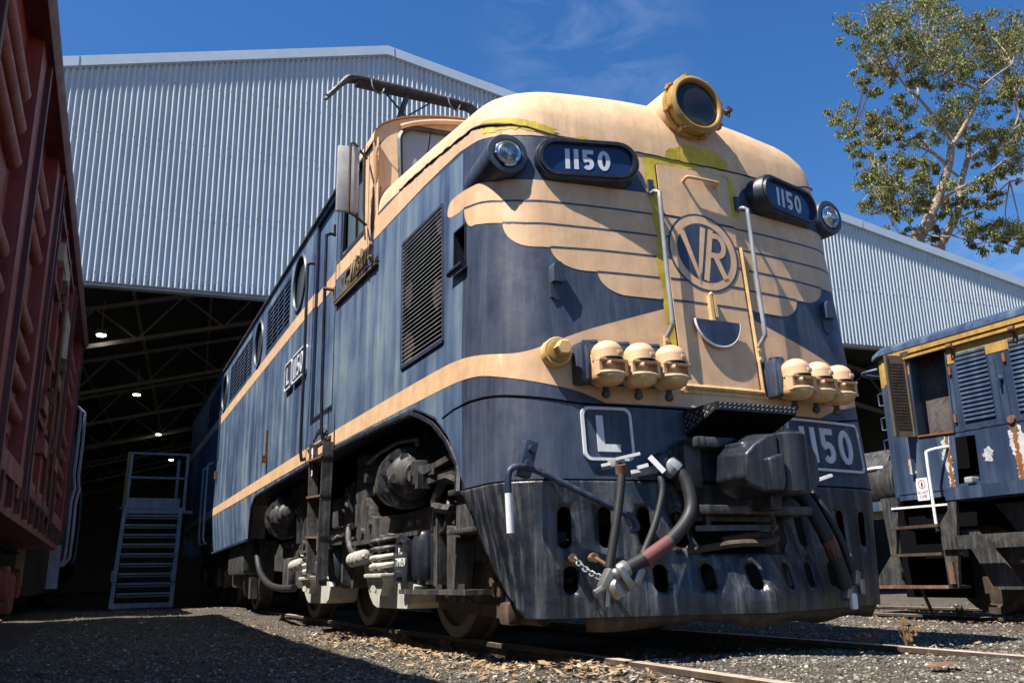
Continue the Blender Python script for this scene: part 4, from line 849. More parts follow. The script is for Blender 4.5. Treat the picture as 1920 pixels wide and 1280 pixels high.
# coil springs on the white equaliser shoes
for yc_,yl in ((2.42,True),(4.90,False)):
    D_=yc_-2.42
    sk=MB('light_grey'); sk.prism([(a+D_,b) for a,b in [(3.36,.87),(3.30,.87),(3.12,.67),(2.93,.44),(2.82,.375),(2.72,.355),(1.97,.36),(1.86,.40),(1.80,.52),(1.93,.61),(2.10,.60),(2.62,.60),(2.85,.68),(3.26,.86)]],lambda a,b,t:(t,a,b),-1.27,-.99); so=sk.build('equaliser_shoe',B1,25)
    bmod=so.modifiers.new('b','BEVEL'); bmod.width=.012; bmod.segments=2
    for yy_ in (2.50,2.29):
        r_=.085; pts=[(-1.30+r_*math.cos(t*.5236),yy_+D_+r_*math.sin(t*.5236),.635+.0052*t) for t in range(0,52)]
        sp=MB('black_iron'); sp.tube(pts[:22],.021,8,'light_grey'); sp.tube(pts[21:],.021,8,'black_iron'); sp.build('coil_spring',B1,50)
    st=MB('light_grey'); st.box((-1.30,2.40+D_,.60),(.22,.46,.03),bev=.01); st.box((-1.30,2.40+D_,.575),(.17,.36,.03),bev=.008); st.prism([(2.54+D_,.57),(2.24+D_,.57),(2.34+D_,.45),(2.44+D_,.45)],lambda a,b,t:(t,a,b),-1.36,-1.24); st.cyl((-1.38,2.46+D_,.50),(-1.28,2.52+D_,.50),.032,n=6); st.build('spring_seat',so,35)
    st=MB('light_grey'); st.lathe([(.048,0),(.060,.005),(.060,.09),(.048,.095),(.048,.12),(.062,.125),(.062,.21),(.048,.215),(.048,.24),(.060,.245),(.060,.34),(.035,.36)],(-1.36,3.16+D_,.735),(.02,-1,.05),16); st.cyl((-1.36,2.80+D_,.753),(-1.36,2.74+D_,.755),.022,n=6); st.build('damper',so,40)
    ba=MB('black_gloss'); ba.lathe([(.085,-.17),(.10,-.12),(.10,.10),(.07,.16),(.02,.175)],(-1.22,1.70+D_,.73),(0,0,1),16); ba.box((-1.17,1.62+D_,.70),(.10,.24,.36),bev=.03); ba.build('pedestal',B1,35)
    pl_=MB('black_iron'); pl_.box((-1.16,1.45+D_*1.02,.78),(.16,.07,.52)); pl_.box((-1.2,2.2+D_,.885),(.2,1.1,.03)); pl_.build('horn_guide',B1)
# extra clutter on the frames: bolts, pipes, links, brackets
xb=MB('steel')
for y,z in [(1.0,.95),(1.0,1.02),(.75,.93),(2.0,.98),(2.2,.98),(2.8,.98),(3.3,.86),(3.5,.86),(3.7,.86),(4.5,1.0),(4.8,1.0),(5.6,.87),(5.9,.87),(6.7,1.0),(7.0,1.0),(7.3,1.0)]: xb.cyl((-1.16,y,z),(-1.185,y,z),.022,n=6)
xb.build('frame_bolts',B1)
for pts,r in (([(-1.2,1.3,1.12),(-1.22,1.25,1.0),(-1.22,1.3,.9),(-1.2,1.5,.86)],.018),([(-1.18,3.9,1.45),(-1.22,3.6,1.4),(-1.22,3.5,1.2),(-1.2,3.55,1.0)],.022),([(-1.15,5.8,1.5),(-1.2,5.6,1.3),(-1.2,5.5,1.1)],.02),([(-1.2,7.7,1.25),(-1.22,7.3,1.12),(-1.22,6.4,1.1)],.02),([(-1.18,.62,1.05),(-1.2,.66,.9),(-1.19,.6,.7)],.02)):
    xb=MB('black_iron'); xb.tube(pts,r,7,sm=4); xb.build('brake_pipe',B1,50)
for y in (3.62,3.82,5.95,6.15): xb=MB('black_iron'); xb.bar((-1.22,y,1.42),(-1.2,y+.05,1.0),.05,.03); xb.cyl((-1.26,y+.02,1.38),(-1.18,y+.02,1.38),.04,n=8); xb.build('brake_link',B1,35)
xb=MB('black_iron'); xb.lathe([(.11,0),(.115,.05),(.115,.30),(.10,.36)],(-1.12,3.95,.98),(0,0,1),18); xb.build('air_reservoir',B1,40)
for y in (4.35,5.5): xb=MB('black_iron'); xb.box((-1.1,y,1.22),(.21,.5,.29),bev=.03); xb.build('junction_box',B1,40)
# flexible ducts, straps, brake rigging
h=MB('rubber'); h.tube([(-1.25,8.85,1.16),(-1.27,8.65,.95),(-1.27,8.3,.70),(-1.27,7.6,.55),(-1.26,6.9,.50),(-1.25,6.1,.50)],.042,10,sm=5); h.build('cable_duct',B1,50)
h=MB('black_iron'); h.tube([(-1.3,3.55,1.02),(-1.33,3.42,.90),(-1.33,3.2,.78),(-1.32,2.7,.755),(-1.3,2.2,.76)],.028,8,sm=4); h.tube([(-1.28,4.4,1.0),(-1.3,3.9,1.02),(-1.28,3.5,1.04)],.03,8); h.tube([(-1.28,4.6,.9),(-1.3,3.9,.94),(-1.28,3.4,.92)],.02,8)
h.build('sand_pipe',B1,50)
h=MB('rust_dark'); h.bar((-1.10,1.72,.40),(-1.12,.55,.365),.03,.075); h.box((-1.12,.50,.36),(.10,.14,.13),bev=.03); h.cyl((-1.0,.3,.34),(-1.0,.6,.34),.05,n=10); h.bar((-1.08,.60,.80),(-1.1,.55,.36),.05,.12,mat='black_iron'); h.tube([(-1.18,.40,.66),(-1.17,.38,.56),(-1.15,.36,.44)],.03,8,sm=2); h.box((-1.13,.60,.52),(.08,.12,.14),bev=.02,mat='rust_dark'); h.cyl((-1.17,.6,.54),(-1.20,.6,.54),.03,n=6)
h.build('brake_rigging',B1,35)
for y in (13.2,14.0): h=MB('black_iron'); h.lathe([(.25,0),(.25,.15),(.15,.2)],(-1.2,y+.6,1.3),(-1,0,0),20); h.build('brake_cylinder',B2,40)
h=MB('black_iron'); h.box((-1.1,10.2,.95),(.5,1.6,.5),bev=.05); h.tube([(-1.2,9.6,1.1),(-1.25,9.7,.6),(-1.2,9.9,.4)],.03,8,sm=3); h.tube([(-1.1,9.1,1.1),(-1.15,9.0,.6),(-1.1,9.2,.35)],.025,8,sm=3); h.box((-1.2,9.3,.5),(.1,.15,.3)); h.build('underfloor_box',LOCO,40)
# ------------------------------------------------------------------ ground
def sstep(a,b,x): t=min(1,max(0,(x-a)/(b-a))); return t*t*(3-2*t)
def gz(x,y):
    z=.055+.10*sstep(5,13,y)*(1-sstep(1.5,4,x))
    z+=.062*(1-sstep(.2,1.0,abs(x)-.75 if abs(x)>.75 else 0))*(1-sstep(-.25,.55,y+.25*(x>0)*0))
    z-=.045*sstep(1.5,4.5,x)
    if abs(x)<.74 and y>.3: z-=.03*sstep(.3,.8,y)
    return z
def gzn(x,y): return gz(x,y)+.012*math.sin(x*3.1+y*1.7)*math.sin(y*2.3-x*1.1)+.006*math.sin(x*9+2*y)*math.cos(y*8)
def axis(a,b,step): return [a+i*step for i in range(int(round((b-a)/step))+1)]
gx=[-400,-150,-60,-25,-14]+axis(-9,8,.14)+[10,13,18,30,70,160,400]; gy=[-400,-120,-40,-15,-8]+axis(-5,16,.14)+[18,22,30,45,70,120,300,900]
g=MB('gravel'); n=len(gx)
g.add([(x,y,gzn(x,y) if abs(x)<12 and -8<=y<18 else (gz(min(12,max(-12,x)),min(18,max(-8,y))))) for y in gy for x in gx],[(j*n+i,j*n+i+1,(j+1)*n+i+1,(j+1)*n+i) for j in range(len(gy)-1) for i in range(n-1)])
go=g.build('ground',smooth=60); go['kind']='structure'
cam_xy=np.array([-3.3613,-4.3593]); 
def in_view(x,y,pad=.06):
    a=math.atan2(x-cam_xy[0],y-cam_xy[1]); return math.radians(25.2-31-3)<a<math.radians(25.2+31+3)
ico=bmesh.new(); bmesh.ops.create_icosphere(ico,subdivisions=1,radius=1); IV=np.array([v.co[:] for v in ico.verts]); IF=np.array([[v.index for v in f.verts] for f in ico.faces]); ico.free()
def scatter(name,pts,sizes,flat,mat,colfn,label):
    N=len(pts); nv=len(IV); V=np.empty((N*nv,3)); F=np.empty((N*len(IF),3),int); C=np.empty((N*nv,4))
    for i,(p,s) in enumerate(zip(pts,sizes)):
        v=IV*(1+RNG.uniform(-.22,.22,(nv,1))); v=v*np.array([1,RNG.uniform(.55,.95),flat*RNG.uniform(.6,1.1)])*s
        R=np.array(Euler((RNG.uniform(-.5,.5),RNG.uniform(-.5,.5),RNG.uniform(0,6.28))).to_matrix()); V[i*nv:(i+1)*nv]=v@R.T+p; F[i*len(IF):(i+1)*len(IF)]=IF+i*nv; C[i*nv:(i+1)*nv]=colfn()
    bulk(name,V,F,C,mat,label)
def bulk(name,V,F,C,mat,label,cat='ground cover'):
    k=F.shape[1]; me=bpy.data.meshes.new(name); me.vertices.add(len(V)); me.vertices.foreach_set('co',V.astype('f').ravel()); me.loops.add(F.size); me.loops.foreach_set('vertex_index',F.astype('i').ravel())
    me.polygons.add(len(F)); me.polygons.foreach_set('loop_start',np.arange(0,F.size,k,dtype='i')); me.polygons.foreach_set('loop_total',np.full(len(F),k,dtype='i')); me.update(calc_edges=True); me.validate()
    a=me.color_attributes.new('Col','FLOAT_COLOR','POINT'); a.data.foreach_set('color',C.astype('f').ravel()); me.materials.append(M[mat])
    o=bpy.data.objects.new(name,me); COL.objects.link(o)
    if label: tag(o,label,cat,None,'stuff')
    return o
pts=[];sz=[]
def blocked(x,y): return (abs(abs(x)-.835)<.06) or (abs(x)<.78 and y>1.2) or (x<-3.9 and y>0)
for (r0,r1,dens_,s0,s1) in ((3.4,6,2100,.0038,.015),(6,8.5,950,.0048,.017),(8.5,12,300,.007,.021),(12,17,60,.009,.026)):
    A=math.radians(68)/2*(r1*r1-r0*r0)
    for _ in range(int(A*dens_)):
        r=math.sqrt(RNG.uniform(r0*r0,r1*r1)); a=math.radians(25.2)+RNG.uniform(-1,1)*math.radians(34); x=cam_xy[0]+r*math.sin(a); y=cam_xy[1]+r*math.cos(a)
        if blocked(x,y): continue
        s=s0+(s1-s0)*RNG.random()**4
        pts.append((x,y,gzn(x,y)+s*.15)); sz.append(s)
def stc():
    t=RNG.random(); v=RNG.uniform(.035,.15)
    if t>.955: v=RNG.uniform(.26,.44)
    elif t>.78: v=RNG.uniform(.15,.26)
    w=RNG.uniform(-.02,.035); v*=1.08; return (v*(1.12+w*1.5),v,v*(.83-w*2.2),1)
scatter('gravel_stones',pts,sz,.7,'stone_mix',stc,'loose grey and white gravel stones strewn over the yard in front of the locomotive')
# dry leaf litter
def litter(name,plist,label):
    V=[];F=[];C=[]
    for (x,y,L) in plist:
        w=L*RNG.uniform(.16,.34); a=RNG.uniform(0,6.28); d=np.array([math.cos(a),math.sin(a),RNG.uniform(-.25,.35)]); u=np.array([-math.sin(a),math.cos(a),RNG.uniform(-.5,.5)]); p=np.array([x,y,gzn(x,y)+.012+.008*RNG.random()])
        o=len(V); V+=[p-d*L/2,p-u*w/2+[0,0,.004],p+u*w/2+[0,0,.004],p+d*L*.12-u*w*.45+[0,0,L*.1],p+d*L*.12+u*w*.45+[0,0,L*.1],p+d*L/2+[0,0,L*.12]]; F+=[(o,o+1,o+2,o),(o+1,o+3,o+4,o+2),(o+3,o+5,o+4,o+3)]
        t=RNG.random(); c=(.30,.21,.125) if t<.5 else (.20,.12,.065) if t<.78 else (.34,.19,.06) if t<.84 else (.42,.36,.27); k=RNG.uniform(.7,1.2); C+=[(c[0]*k,c[1]*k,c[2]*k,1)]*6
    V=np.array(V); C=np.array(C); T=[]
    for f in F:
        q=[i for j,i in enumerate(f) if i not in f[:j]]
        T+= [(q[0],q[1],q[2])]+([(q[0],q[2],q[3])] if len(q)==4 else [])
    return bulk(name,V,np.array(T),C,'litter_mix',label)
pl=[]
for _ in range(1700): pl.append((-1.02-abs(RNG.normal(0,.33)),RNG.uniform(-1.6,4.6),RNG.uniform(.02,.085)))
for _ in range(800): pl.append((-.98-abs(RNG.normal(0,.12)),RNG.uniform(-.6,3.2),RNG.uniform(.03,.10)))
for _ in range(1500):
    r=math.sqrt(RNG.uniform(3.6**2,9.5**2)); a=math.radians(25.2)+RNG.uniform(-1,1)*math.radians(34); x=cam_xy[0]+r*math.sin(a); y=cam_xy[1]+r*math.cos(a)
    if not blocked(x,y): pl.append((x,y,RNG.uniform(.018,.062)))
for _ in range(500): pl.append((RNG.uniform(4.5,6.5),RNG.uniform(1.5,4.5),RNG.uniform(.03,.08)))
litter('leaf_litter',pl,'dry brown and orange gum leaves scattered over the gravel and heaped along the left rail')
# ------------------------------------------------------------------ railway tracks
def rail(pts,tr,name='rail',shiny=None):
    """flat bottom rail along pts (x,y,ztop)"""
    m=MB('rust'); prof=[(-.036,0),(.036,0),(.036,-.028),(.010,-.040),(.010,-.12),(.065,-.13),(.065,-.145),(-.065,-.145),(-.065,-.13),(-.010,-.12),(-.010,-.040),(-.036,-.028)]
    n=len(prof); vs=[]
    for x,y,z in pts: vs+=[(x+a,y,z+b) for a,b in prof]
    fs=[(k*n+i,k*n+(i+1)%n,(k+1)*n+(i+1)%n,(k+1)*n+i) for k in range(len(pts)-1) for i in range(1,n)]; m.add(vs,fs,'rust_dark'); m.add(vs,[(k*n,k*n+1,(k+1)*n+1,(k+1)*n) for k in range(len(pts)-1)],'rail_top')
    return m.build(name,tr)
tr=thing('railway_track','rusty railway track under the blue and cream electric locomotive, rail heads worn pale in front','railway track',(0,-2,.06),'railway tracks')
for sg in (-1,1): rail([(sg*.835+(-.012*min(0,y+1)**2*.2),y,.14+.004*math.sin(y*.9+1)) for y in axis(-7,40,.8)],tr)
for y in (8.5,3.1,2.2,.3):
    jt=MB('rust'); jt.box((-.885,y,.09),(.05,.12 if y<8 else .5,.06)); jt.build('fishplate' if y>8 else 'rail_clip',tr)
tr=thing('railway_track','rusty railway track under the blue and gold diesel locomotive, half sunk in the gravel','railway track',(6.3,2,.03),'railway tracks')
for x in (5.45,7.07): rail([(x-.22*max(0,3.6-y)**1.35*.45*(x<6),y,.055 if x<6 else .06) for y in axis(-3,24,.6)],tr)
tr=thing('railway_track','dark railway track under the red freight wagon','railway track',(-5.25,4,.06),'railway tracks')
for x in (-6.08,-4.46): rail([(x,y,.15) for y in axis(-6,40,2)],tr)
# ------------------------------------------------------------------ shed
U=Vector((1,-.095,0)).normalized(); Vv=Vector((.095,1,0)).normalized(); O=Vector((-1.46,12.0,0))
def sh(a,b,z): p=O+U*a+Vv*b; return (p.x,p.y,z)
AR,ZR=2.86,11.60; AL,ZL=-19.0,6.35; AE,ZE=22.6,7.45
def rz(a): return ZR+(ZL-ZR)*(AR-a)/(AR-AL) if a<AR else ZR+(ZE-ZR)*(a-AR)/(AE-AR)
SHED=thing('train_shed','huge pale blue corrugated steel train shed with a wide dark open front','shed',sh(AR,0,.1))
w=MB('zinc_wall'); PT=.105; zb=5.83; a=-16.0; cols=[]
while a<AE-.2:
    for k in range(8): cols.append((a+PT*k/8,.026*math.cos(2*PI*k/8)))
    a+=PT
vs=[]; 
for a,d in cols: vs+=[sh(a,-d,zb),sh(a,-d,rz(a)-.05)]
w.add(vs,[(2*i,2*i+2,2*i+3,2*i+1) for i in range(len(cols)-1)]); wo=w.build('gable_wall',SHED,80)
sc=MB('slate_dark')
for a,d in cols[0::16]:
    for z in (6.0,7.35,8.75,10.0):
        if z<rz(a)-.4: sc.box(sh(a,-.031,z),(.016,.012,.016))
sc.build('roofing_screws',wo)
t=MB('zinc_trim')
for (a0,a1) in ((AL,AR),(AR,AE)):
    p0,p1=(a0,rz(a0)),(a1,rz(a1))
    t.add([sh(p0[0],-.085,p0[1]-.16),sh(p1[0],-.085,p1[1]-.16),sh(p1[0],-.085,p1[1]+.05),sh(p0[0],-.085,p0[1]+.05),sh(p0[0],.25,p0[1]+.07),sh(p1[0],.25,p1[1]+.07),sh(p0[0],.0,p0[1]-.17),sh(p1[0],.0,p1[1]-.17)],[(0,1,2,3),(3,2,5,4),(0,6,7,1)])
t.build('barge_flashing',SHED)
t=MB('galv'); 
for a in axis(-15,21,6): t.bar(sh(a,-.09,rz(a)-.16),sh(a,-.09,rz(a)+.05),.01,.008)
t.build('flashing_joint',SHED)
t=MB('shed_steel'); t.add([sh(-16,.02,zb),sh(AE,.02,zb),sh(AE,.02,zb+.14),sh(-16,.02,zb+.14),sh(-16,.2,zb-.02),sh(AE,.2,zb-.02)],[(0,1,2,3),(0,4,5,1)]); t.bar(sh(-16,.12,zb-.03),sh(AE,.12,zb-.03),.16,.05); t.build('door_header',SHED)
LSH=64
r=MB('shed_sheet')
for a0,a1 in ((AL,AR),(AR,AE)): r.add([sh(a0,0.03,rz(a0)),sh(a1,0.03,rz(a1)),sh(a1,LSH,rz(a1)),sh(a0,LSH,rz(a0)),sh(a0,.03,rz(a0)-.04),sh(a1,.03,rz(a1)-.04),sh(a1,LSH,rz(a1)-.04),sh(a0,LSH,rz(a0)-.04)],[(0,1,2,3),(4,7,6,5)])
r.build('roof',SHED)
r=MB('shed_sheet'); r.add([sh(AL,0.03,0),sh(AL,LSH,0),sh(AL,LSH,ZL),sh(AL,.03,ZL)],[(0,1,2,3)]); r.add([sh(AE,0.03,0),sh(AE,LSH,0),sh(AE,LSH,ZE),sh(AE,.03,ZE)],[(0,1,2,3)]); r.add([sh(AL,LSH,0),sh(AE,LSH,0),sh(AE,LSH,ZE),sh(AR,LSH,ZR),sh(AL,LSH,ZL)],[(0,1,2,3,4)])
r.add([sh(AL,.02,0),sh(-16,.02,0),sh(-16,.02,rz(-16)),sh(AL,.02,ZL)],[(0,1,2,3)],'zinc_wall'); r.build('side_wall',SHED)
for i,b in enumerate(axis(.6,56,6.9)):
    t=MB('shed_steel')
    for a0,a1 in ((AL,AR),(AR,AE)):
        za=lambda a:rz(a)-.45; zl=lambda a:rz(a)-1.75
        t.bar(sh(a0,b,za(a0)),sh(a1,b,za(a1)),.1,.14); t.bar(sh(a0,b,zl(a0)),sh(a1,b,zl(a1)),.1,.14)
        k=8; 
        for j in range(k):
            p=a0+(a1-a0)*j/k; q=a0+(a1-a0)*(j+.5)/k; s=a0+(a1-a0)*(j+1)/k
            t.bar(sh(p,b,zl(p)),sh(q,b,za(q)),.06,.06); t.bar(sh(q,b,za(q)),sh(s,b,zl(s)),.06,.06)
    for a in (AL+.2,AE-.2): t.bar(sh(a,b,0),sh(a,b,rz(a)-.4),.3,.3,up=(0,1,0))
    t.build('roof_truss',SHED)
for a in axis(-17.5,AE-1,2.45):
    t=MB('shed_purlin_lit' if abs(a+.4)%4.9<2.5 else 'shed_steel'); t.bar(sh(a,.3,rz(a)-.2),sh(a,LSH-1,rz(a)-.2),.09,.16); t.build('purlin',SHED)  # some purlins painted as if lit, the others plain steel
for x,y,z in ((-3.78,26.2,8.45),(-2.3,35.8,8.45),(-.75,46.5,8.45),(.7,57.,8.45)):
    t=MB('shed_steel'); t.box((x,y,z+.12),(.34,.34,.16),bev=.04); t.bar((x,y,z+.2),(x,y,z+1.2),.04,.04); l=t.build('bay_light',SHED)
    t=MB('lamp_on'); t.lathe([(.15,0),(.14,-.03),(.001,-.05)],(x,y,z+.035),(0,0,1),20); t.build('lamp',l)
# ------------------------------------------------------------------ red wagon
WG=thing('freight_wagon','tall red freight wagon with pressed rib sides and white end handrails at the left edge','freight wagon',(-5.25,3.5,.15))
EX=lambda y:-3.87+.019*(y-.94)
wp=lambda o,y,z:(EX(y)+o,y,z)
YA,YB=-3.2,9.35
b=MB('wagon_red'); PO=-.17
b.add([wp(PO,YA,1.2),wp(PO,YB,1.2),wp(PO,YB,3.96),wp(PO,YA,3.96),wp(PO-2.6,YA,1.2),wp(PO-2.6,YB,1.2),wp(PO-2.6,YB,3.96),wp(PO-2.6,YA,3.96)],[(0,1,2,3),(1,5,6,2),(5,4,7,6),(4,0,3,7),(4,5,1,0)])
b.build('body',WG)
def wbar(mb,y0,y1,z0,z1,o0,o1,mat=None):
    mb.add([wp(o,y,z) for o in (o0,o1) for y,z in ((y0,z0),(y1,z0),(y1,z1),(y0,z1))],[(0,1,2,3),(7,6,5,4),(0,4,5,1),(1,5,6,2),(2,6,7,3),(3,7,4,0)],mat)
for y0,y1 in ((-2.6,-2.2),(-.62,-.30),(1.27,1.62),(3.02,3.34),(3.44,3.56),(6.30,6.42),(6.48,6.75),(9.05,9.33)):
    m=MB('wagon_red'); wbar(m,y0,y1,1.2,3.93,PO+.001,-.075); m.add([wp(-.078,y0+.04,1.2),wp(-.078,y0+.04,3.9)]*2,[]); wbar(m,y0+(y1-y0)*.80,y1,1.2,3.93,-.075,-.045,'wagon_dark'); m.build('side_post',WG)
for y0,y1 in ((-2.15,-.68),(-.22,1.20),(1.70,2.95),(6.8,8.95)):
    for z in (3.42,3.20,2.98,2.42,2.20,1.98,1.76):
        m=MB('wagon_brown'); R=.050
        pts=[wp(PO+.02,y0+.02,z),wp(PO+.035,y0+.10,z),wp(PO+.035,(y0+y1)/2,z),wp(PO+.035,y1-.10,z),wp(PO+.02,y1-.02,z)]
        m.tube(pts,lambda t:R*(.55 if t in (0,1) else 1),12); m.build('pressed_rib',WG,60)
    m=MB('wagon_brown'); m.add([wp(PO+.012,y0,1.62),wp(PO+.012,y1,1.62),wp(PO+.012,y1,3.62),wp(PO+.012,y0,3.62)],[(0,1,2,3)]); m.build('side_panel',WG)
d=MB('wagon_brown')   # sliding door with cross bracing and pale repair boards
wbar(d,3.6,6.25,1.25,3.85,PO,-.10,'wagon_brown')
for z in (1.32,1.95,2.55,3.15,3.78): wbar(d,3.6,6.25,z-.03,z+.03,-.10,-.06,'wagon_dark')
for y in (3.62,4.45,5.3,6.2): wbar(d,y-.03,y+.03,1.27,3.83,-.10,-.055,'wagon_red')
do=d.build('sliding_door',WG)
d=MB('white_paint'); d.add([wp(-.05,3.58,2.9),wp(-.05,3.62,2.9),wp(-.05,3.62,3.85),wp(-.05,3.58,3.85)],[(0,1,2,3)]); wbar(d,5.35,5.6,2.7,3.45,-.1,-.095); d.build('white_edge',do)
d=MB('timber_pale'); wbar(d,4.2,5.2,3.45,3.62,-.1,-.045); wbar(d,5.5,6.1,2.85,3.35,-.1,-.05); wbar(d,4.6,4.75,3.2,3.45,-.1,-.04); d.build('repair_board',do)
d=MB('rust'); 
for y,z in ((4.6,3.28),(5.6,2.75),(4.4,2.2),(5.1,1.9)): d.box(wp(-.05,y,z),(.08,.12,.1)); d.cyl(wp(-.04,y,z-.1),wp(-.04,y,z+.1),.025)
d.tube([wp(-.05,4.9,3.4),wp(-.04,4.9,2.6),wp(-.04,4.9,1.4)],.02,6); d.tube([wp(-.05,5.7,2.8),wp(-.04,5.7,2.0),wp(-.04,5.7,1.35)],.02,6)
for y,z in ((3.8,2.0),(4.3,1.7),(5.0,2.45),(5.9,1.75)): wbar(d,y,y+.45,z,z+.13,-.1,-.03,'wagon_brown')
d.build('door_latch',do,40)
m=MB('wagon_dark'); m.add([wp(PO-.02,YA,3.92),wp(-.03,YA,3.90),wp(0,YA,3.96),wp(0,YA,4.02),wp(-.12,YA,4.14),wp(-1.4,YA,4.36),wp(-2.8,YA,4.05)]+[wp(PO-.02,YB+.1,3.92),wp(-.03,YB+.1,3.90),wp(0,YB+.1,3.96),wp(0,YB+.1,4.02),wp(-.12,YB+.1,4.14),wp(-1.4,YB+.1,4.36),wp(-2.8,YB+.1,4.05)],[(i,i+1,8+i,7+i) for i in range(6)]+[(0,1,2,3,4,5,6),(7,8,9,10,11,12,13)]); m.build('roof',WG,40)
m=MB('wagon_brown'); wbar(m,YA,YB-.2,1.05,1.30,-.5,-.10,'wagon_brown'); wbar(m,YA,YB-.2,1.28,1.42,PO,-.07,'wagon_brown')
for y in axis(-3,9,.62): wbar(m,y,y+.06,1.1,1.28,-.1,-.06,'wagon_dark')
m.build('sole_bar',WG)
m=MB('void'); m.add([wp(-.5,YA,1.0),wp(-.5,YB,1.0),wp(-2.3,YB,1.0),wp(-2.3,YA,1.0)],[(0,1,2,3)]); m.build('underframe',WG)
for yy in (-1.2,.6,6.5,8.3):
    for x in (-6.08,-4.46):
        m=MB('rust_dark'); m.lathe([(.46,-.07),(.46,.06),(.40,.06),(.36,.03),(.12,.05)],(x,yy,.61),(1,0,0),32); m.build('wheel',WG,35)
m=MB('wagon_brown'); m.box((-4.28,7.4,.62),(.16,2.4,.26),bev=.04); m.box((-4.26,6.5,.62),(.24,.34,.36),bev=.05); m.box((-4.26,8.3,.62),(.24,.34,.36),bev=.05); m.box((-4.26,7.4,.5),(.22,.6,.44),bev=.05); m.build('bogie_frame',WG,35)
m=MB('wagon_brown'); m.box((-4.28,-.3,.62),(.16,2.4,.26),bev=.04); m.box((-4.26,.6,.62),(.24,.34,.36),bev=.05); m.box((-4.26,-.3,.5),(.22,.6,.44),bev=.05); m.build('bogie_frame',WG,35)
for o,y0 in ((.0,9.42),(.05,9.6)):
    m=MB('galv'); m.tube([wp(-.15,y0,3.05),wp(o,y0,3.0),wp(o,y0,2.1),wp(o+.03,y0+.05,1.9),wp(o,y0,1.7),wp(o,y0,.95),wp(-.1,y0,.85)],.018,8,sm=2); m.build('end_handrail',WG,50)
m=MB('galv'); m.bar(wp(-.12,9.3,1.12),wp(-.12,9.28,.55),.05,.14,up=(1,0,0)); m.build('shunter_step',WG); m=MB('timber_pale'); m.bar(wp(-.5,9.0,1.12),wp(-.5,9.0,.6),.03,.1); m.build('step_hanger',WG)
# ------------------------------------------------------------------ dark locomotive in the shed
DL=thing('dark_locomotive','dark unlit locomotive with a small cab side window inside the shed behind the red wagon','locomotive',(-5.2,17,.15))
m=MB('slate_dark'); m.box((-5.2,20.5,2.3),(2.75,9.0,2.9),bev=.18); m.box((-5.32,12.1,2.25),(2.7,4.0,3.6),bev=.15); m.box((-5.3,14.9,1.7),(2.2,2.4,2.2),bev=.1); m.box((-5.2,20.5,.95),(2.5,9.4,.5)); m.box((-5.2,16.6,3.75),(2.6,1.9,.35),bev=.12); m.build('body',DL,40)  # second box added, hidden behind the wagon, to shade the ground beside it
m=MB('glass_side'); patch(m,rrect(16.05,2.8,16.95,3.5,.1),lambda a,b:(-3.815,a,b),.3); m.tube([(-3.812,a,b) for a,b in rrect(16.05,2.8,16.95,3.5,.1)],.03,6,'void',closed=True); m.build('cab_window',DL)
m=MB('galv'); m.tube([(-3.8,17.3,2.6),(-3.72,17.3,2.55),(-3.72,17.3,1.2),(-3.8,17.3,1.1)],.02,6,sm=2); m.tube([(-3.8,18.0,2.6),(-3.72,18,2.55),(-3.72,18,1.2),(-3.8,18,1.1)],.02,6,sm=2); m.build('handrail',DL)
for y in (17.4,19.6,22): 
    m=MB('void'); m.lathe([(.5,-.06),(.5,.06)],(-4.46,y,.65),(1,0,0),28); m.build('wheel',DL)
# ------------------------------------------------------------------ access stairs
ST=thing('access_stairs','galvanised steel access stairs with a railed top platform at the shed mouth','stairs',(-2.6,14.6,.16))
sx0,sx1,sy=-2.98,-1.92,14.4
STP=1.98
for x in (sx0,sx1):
    m=MB('galv'); m.bar((x,sy,.16),(x+.10*(1 if x==sx0 else .7),sy+.25,STP+.05),.075,.075,up=(0,1,0)); m.box((x,sy-.01,.75),(.09,.09,.2)); m.build('side_leg',ST)
m=MB('galv'); m.bar((sx0,sy,.20),(sx1,sy,.20),.06,.10); m.build('base_bar',ST); m=MB('galv'); m.bar((sx0+.1,sy+.25,STP),(sx1+.08,sy+.25,STP),.06,.08); m.bar((sx0+.1,sy+.22,STP+.16),(sx1+.04,sy+.22,STP+.16),.03,.2); m.box(((sx0+sx1)/2+.08,sy+.75,STP+.06),(sx1-sx0+.15,1.05,.04)); m.build('platform',ST); m=MB('galv'); m.bar((sx1+.12,sy+.3,STP),(sx1+.3,sy+.3,STP),.05,.06); m.build('gangway_stub',ST)
for k in range(9):
    z=.42+k*.185; o=.04+.008*k; m=MB('galv' if k<8 else 'shed_steel'); m.box(((sx0+sx1)/2+o,sy+.18+.05*k*.4,z),(sx1-sx0-.06,.2,.035)); m.box(((sx0+sx1)/2+o,sy+.08+.05*k*.4,z-.05),(sx1-sx0-.08,.012,.02),mat='shed_steel'); m.build('tread',ST)
for x,y in ((sx0+.12,sy+.25),(sx1+.12,sy+.25),(sx0+.12,sy+1.2),(sx1+.02,sy+1.2)):
    m=MB('galv'); m.bar((x,y,STP),(x+.02,y,STP+1.16),.055,.055,up=(0,1,0)); m.build('rail_post',ST)
m=MB('galv')
for z in (STP+1.14,STP+.66): m.cyl((sx0+.13,sy+.22,z),(sx1+.14,sy+.22,z),.026,n=10)
m.build('guard_rail',ST,50); m=MB('gold'); m.cyl((sx0+.06,sy+.2,STP+.05),(sx0+.09,sy+.2,STP+1.16),.03,n=10); m.build('safety_post',ST,50)
m=MB('void'); m.box((-2.2,19,1.2),(.4,.4,2.2)); 
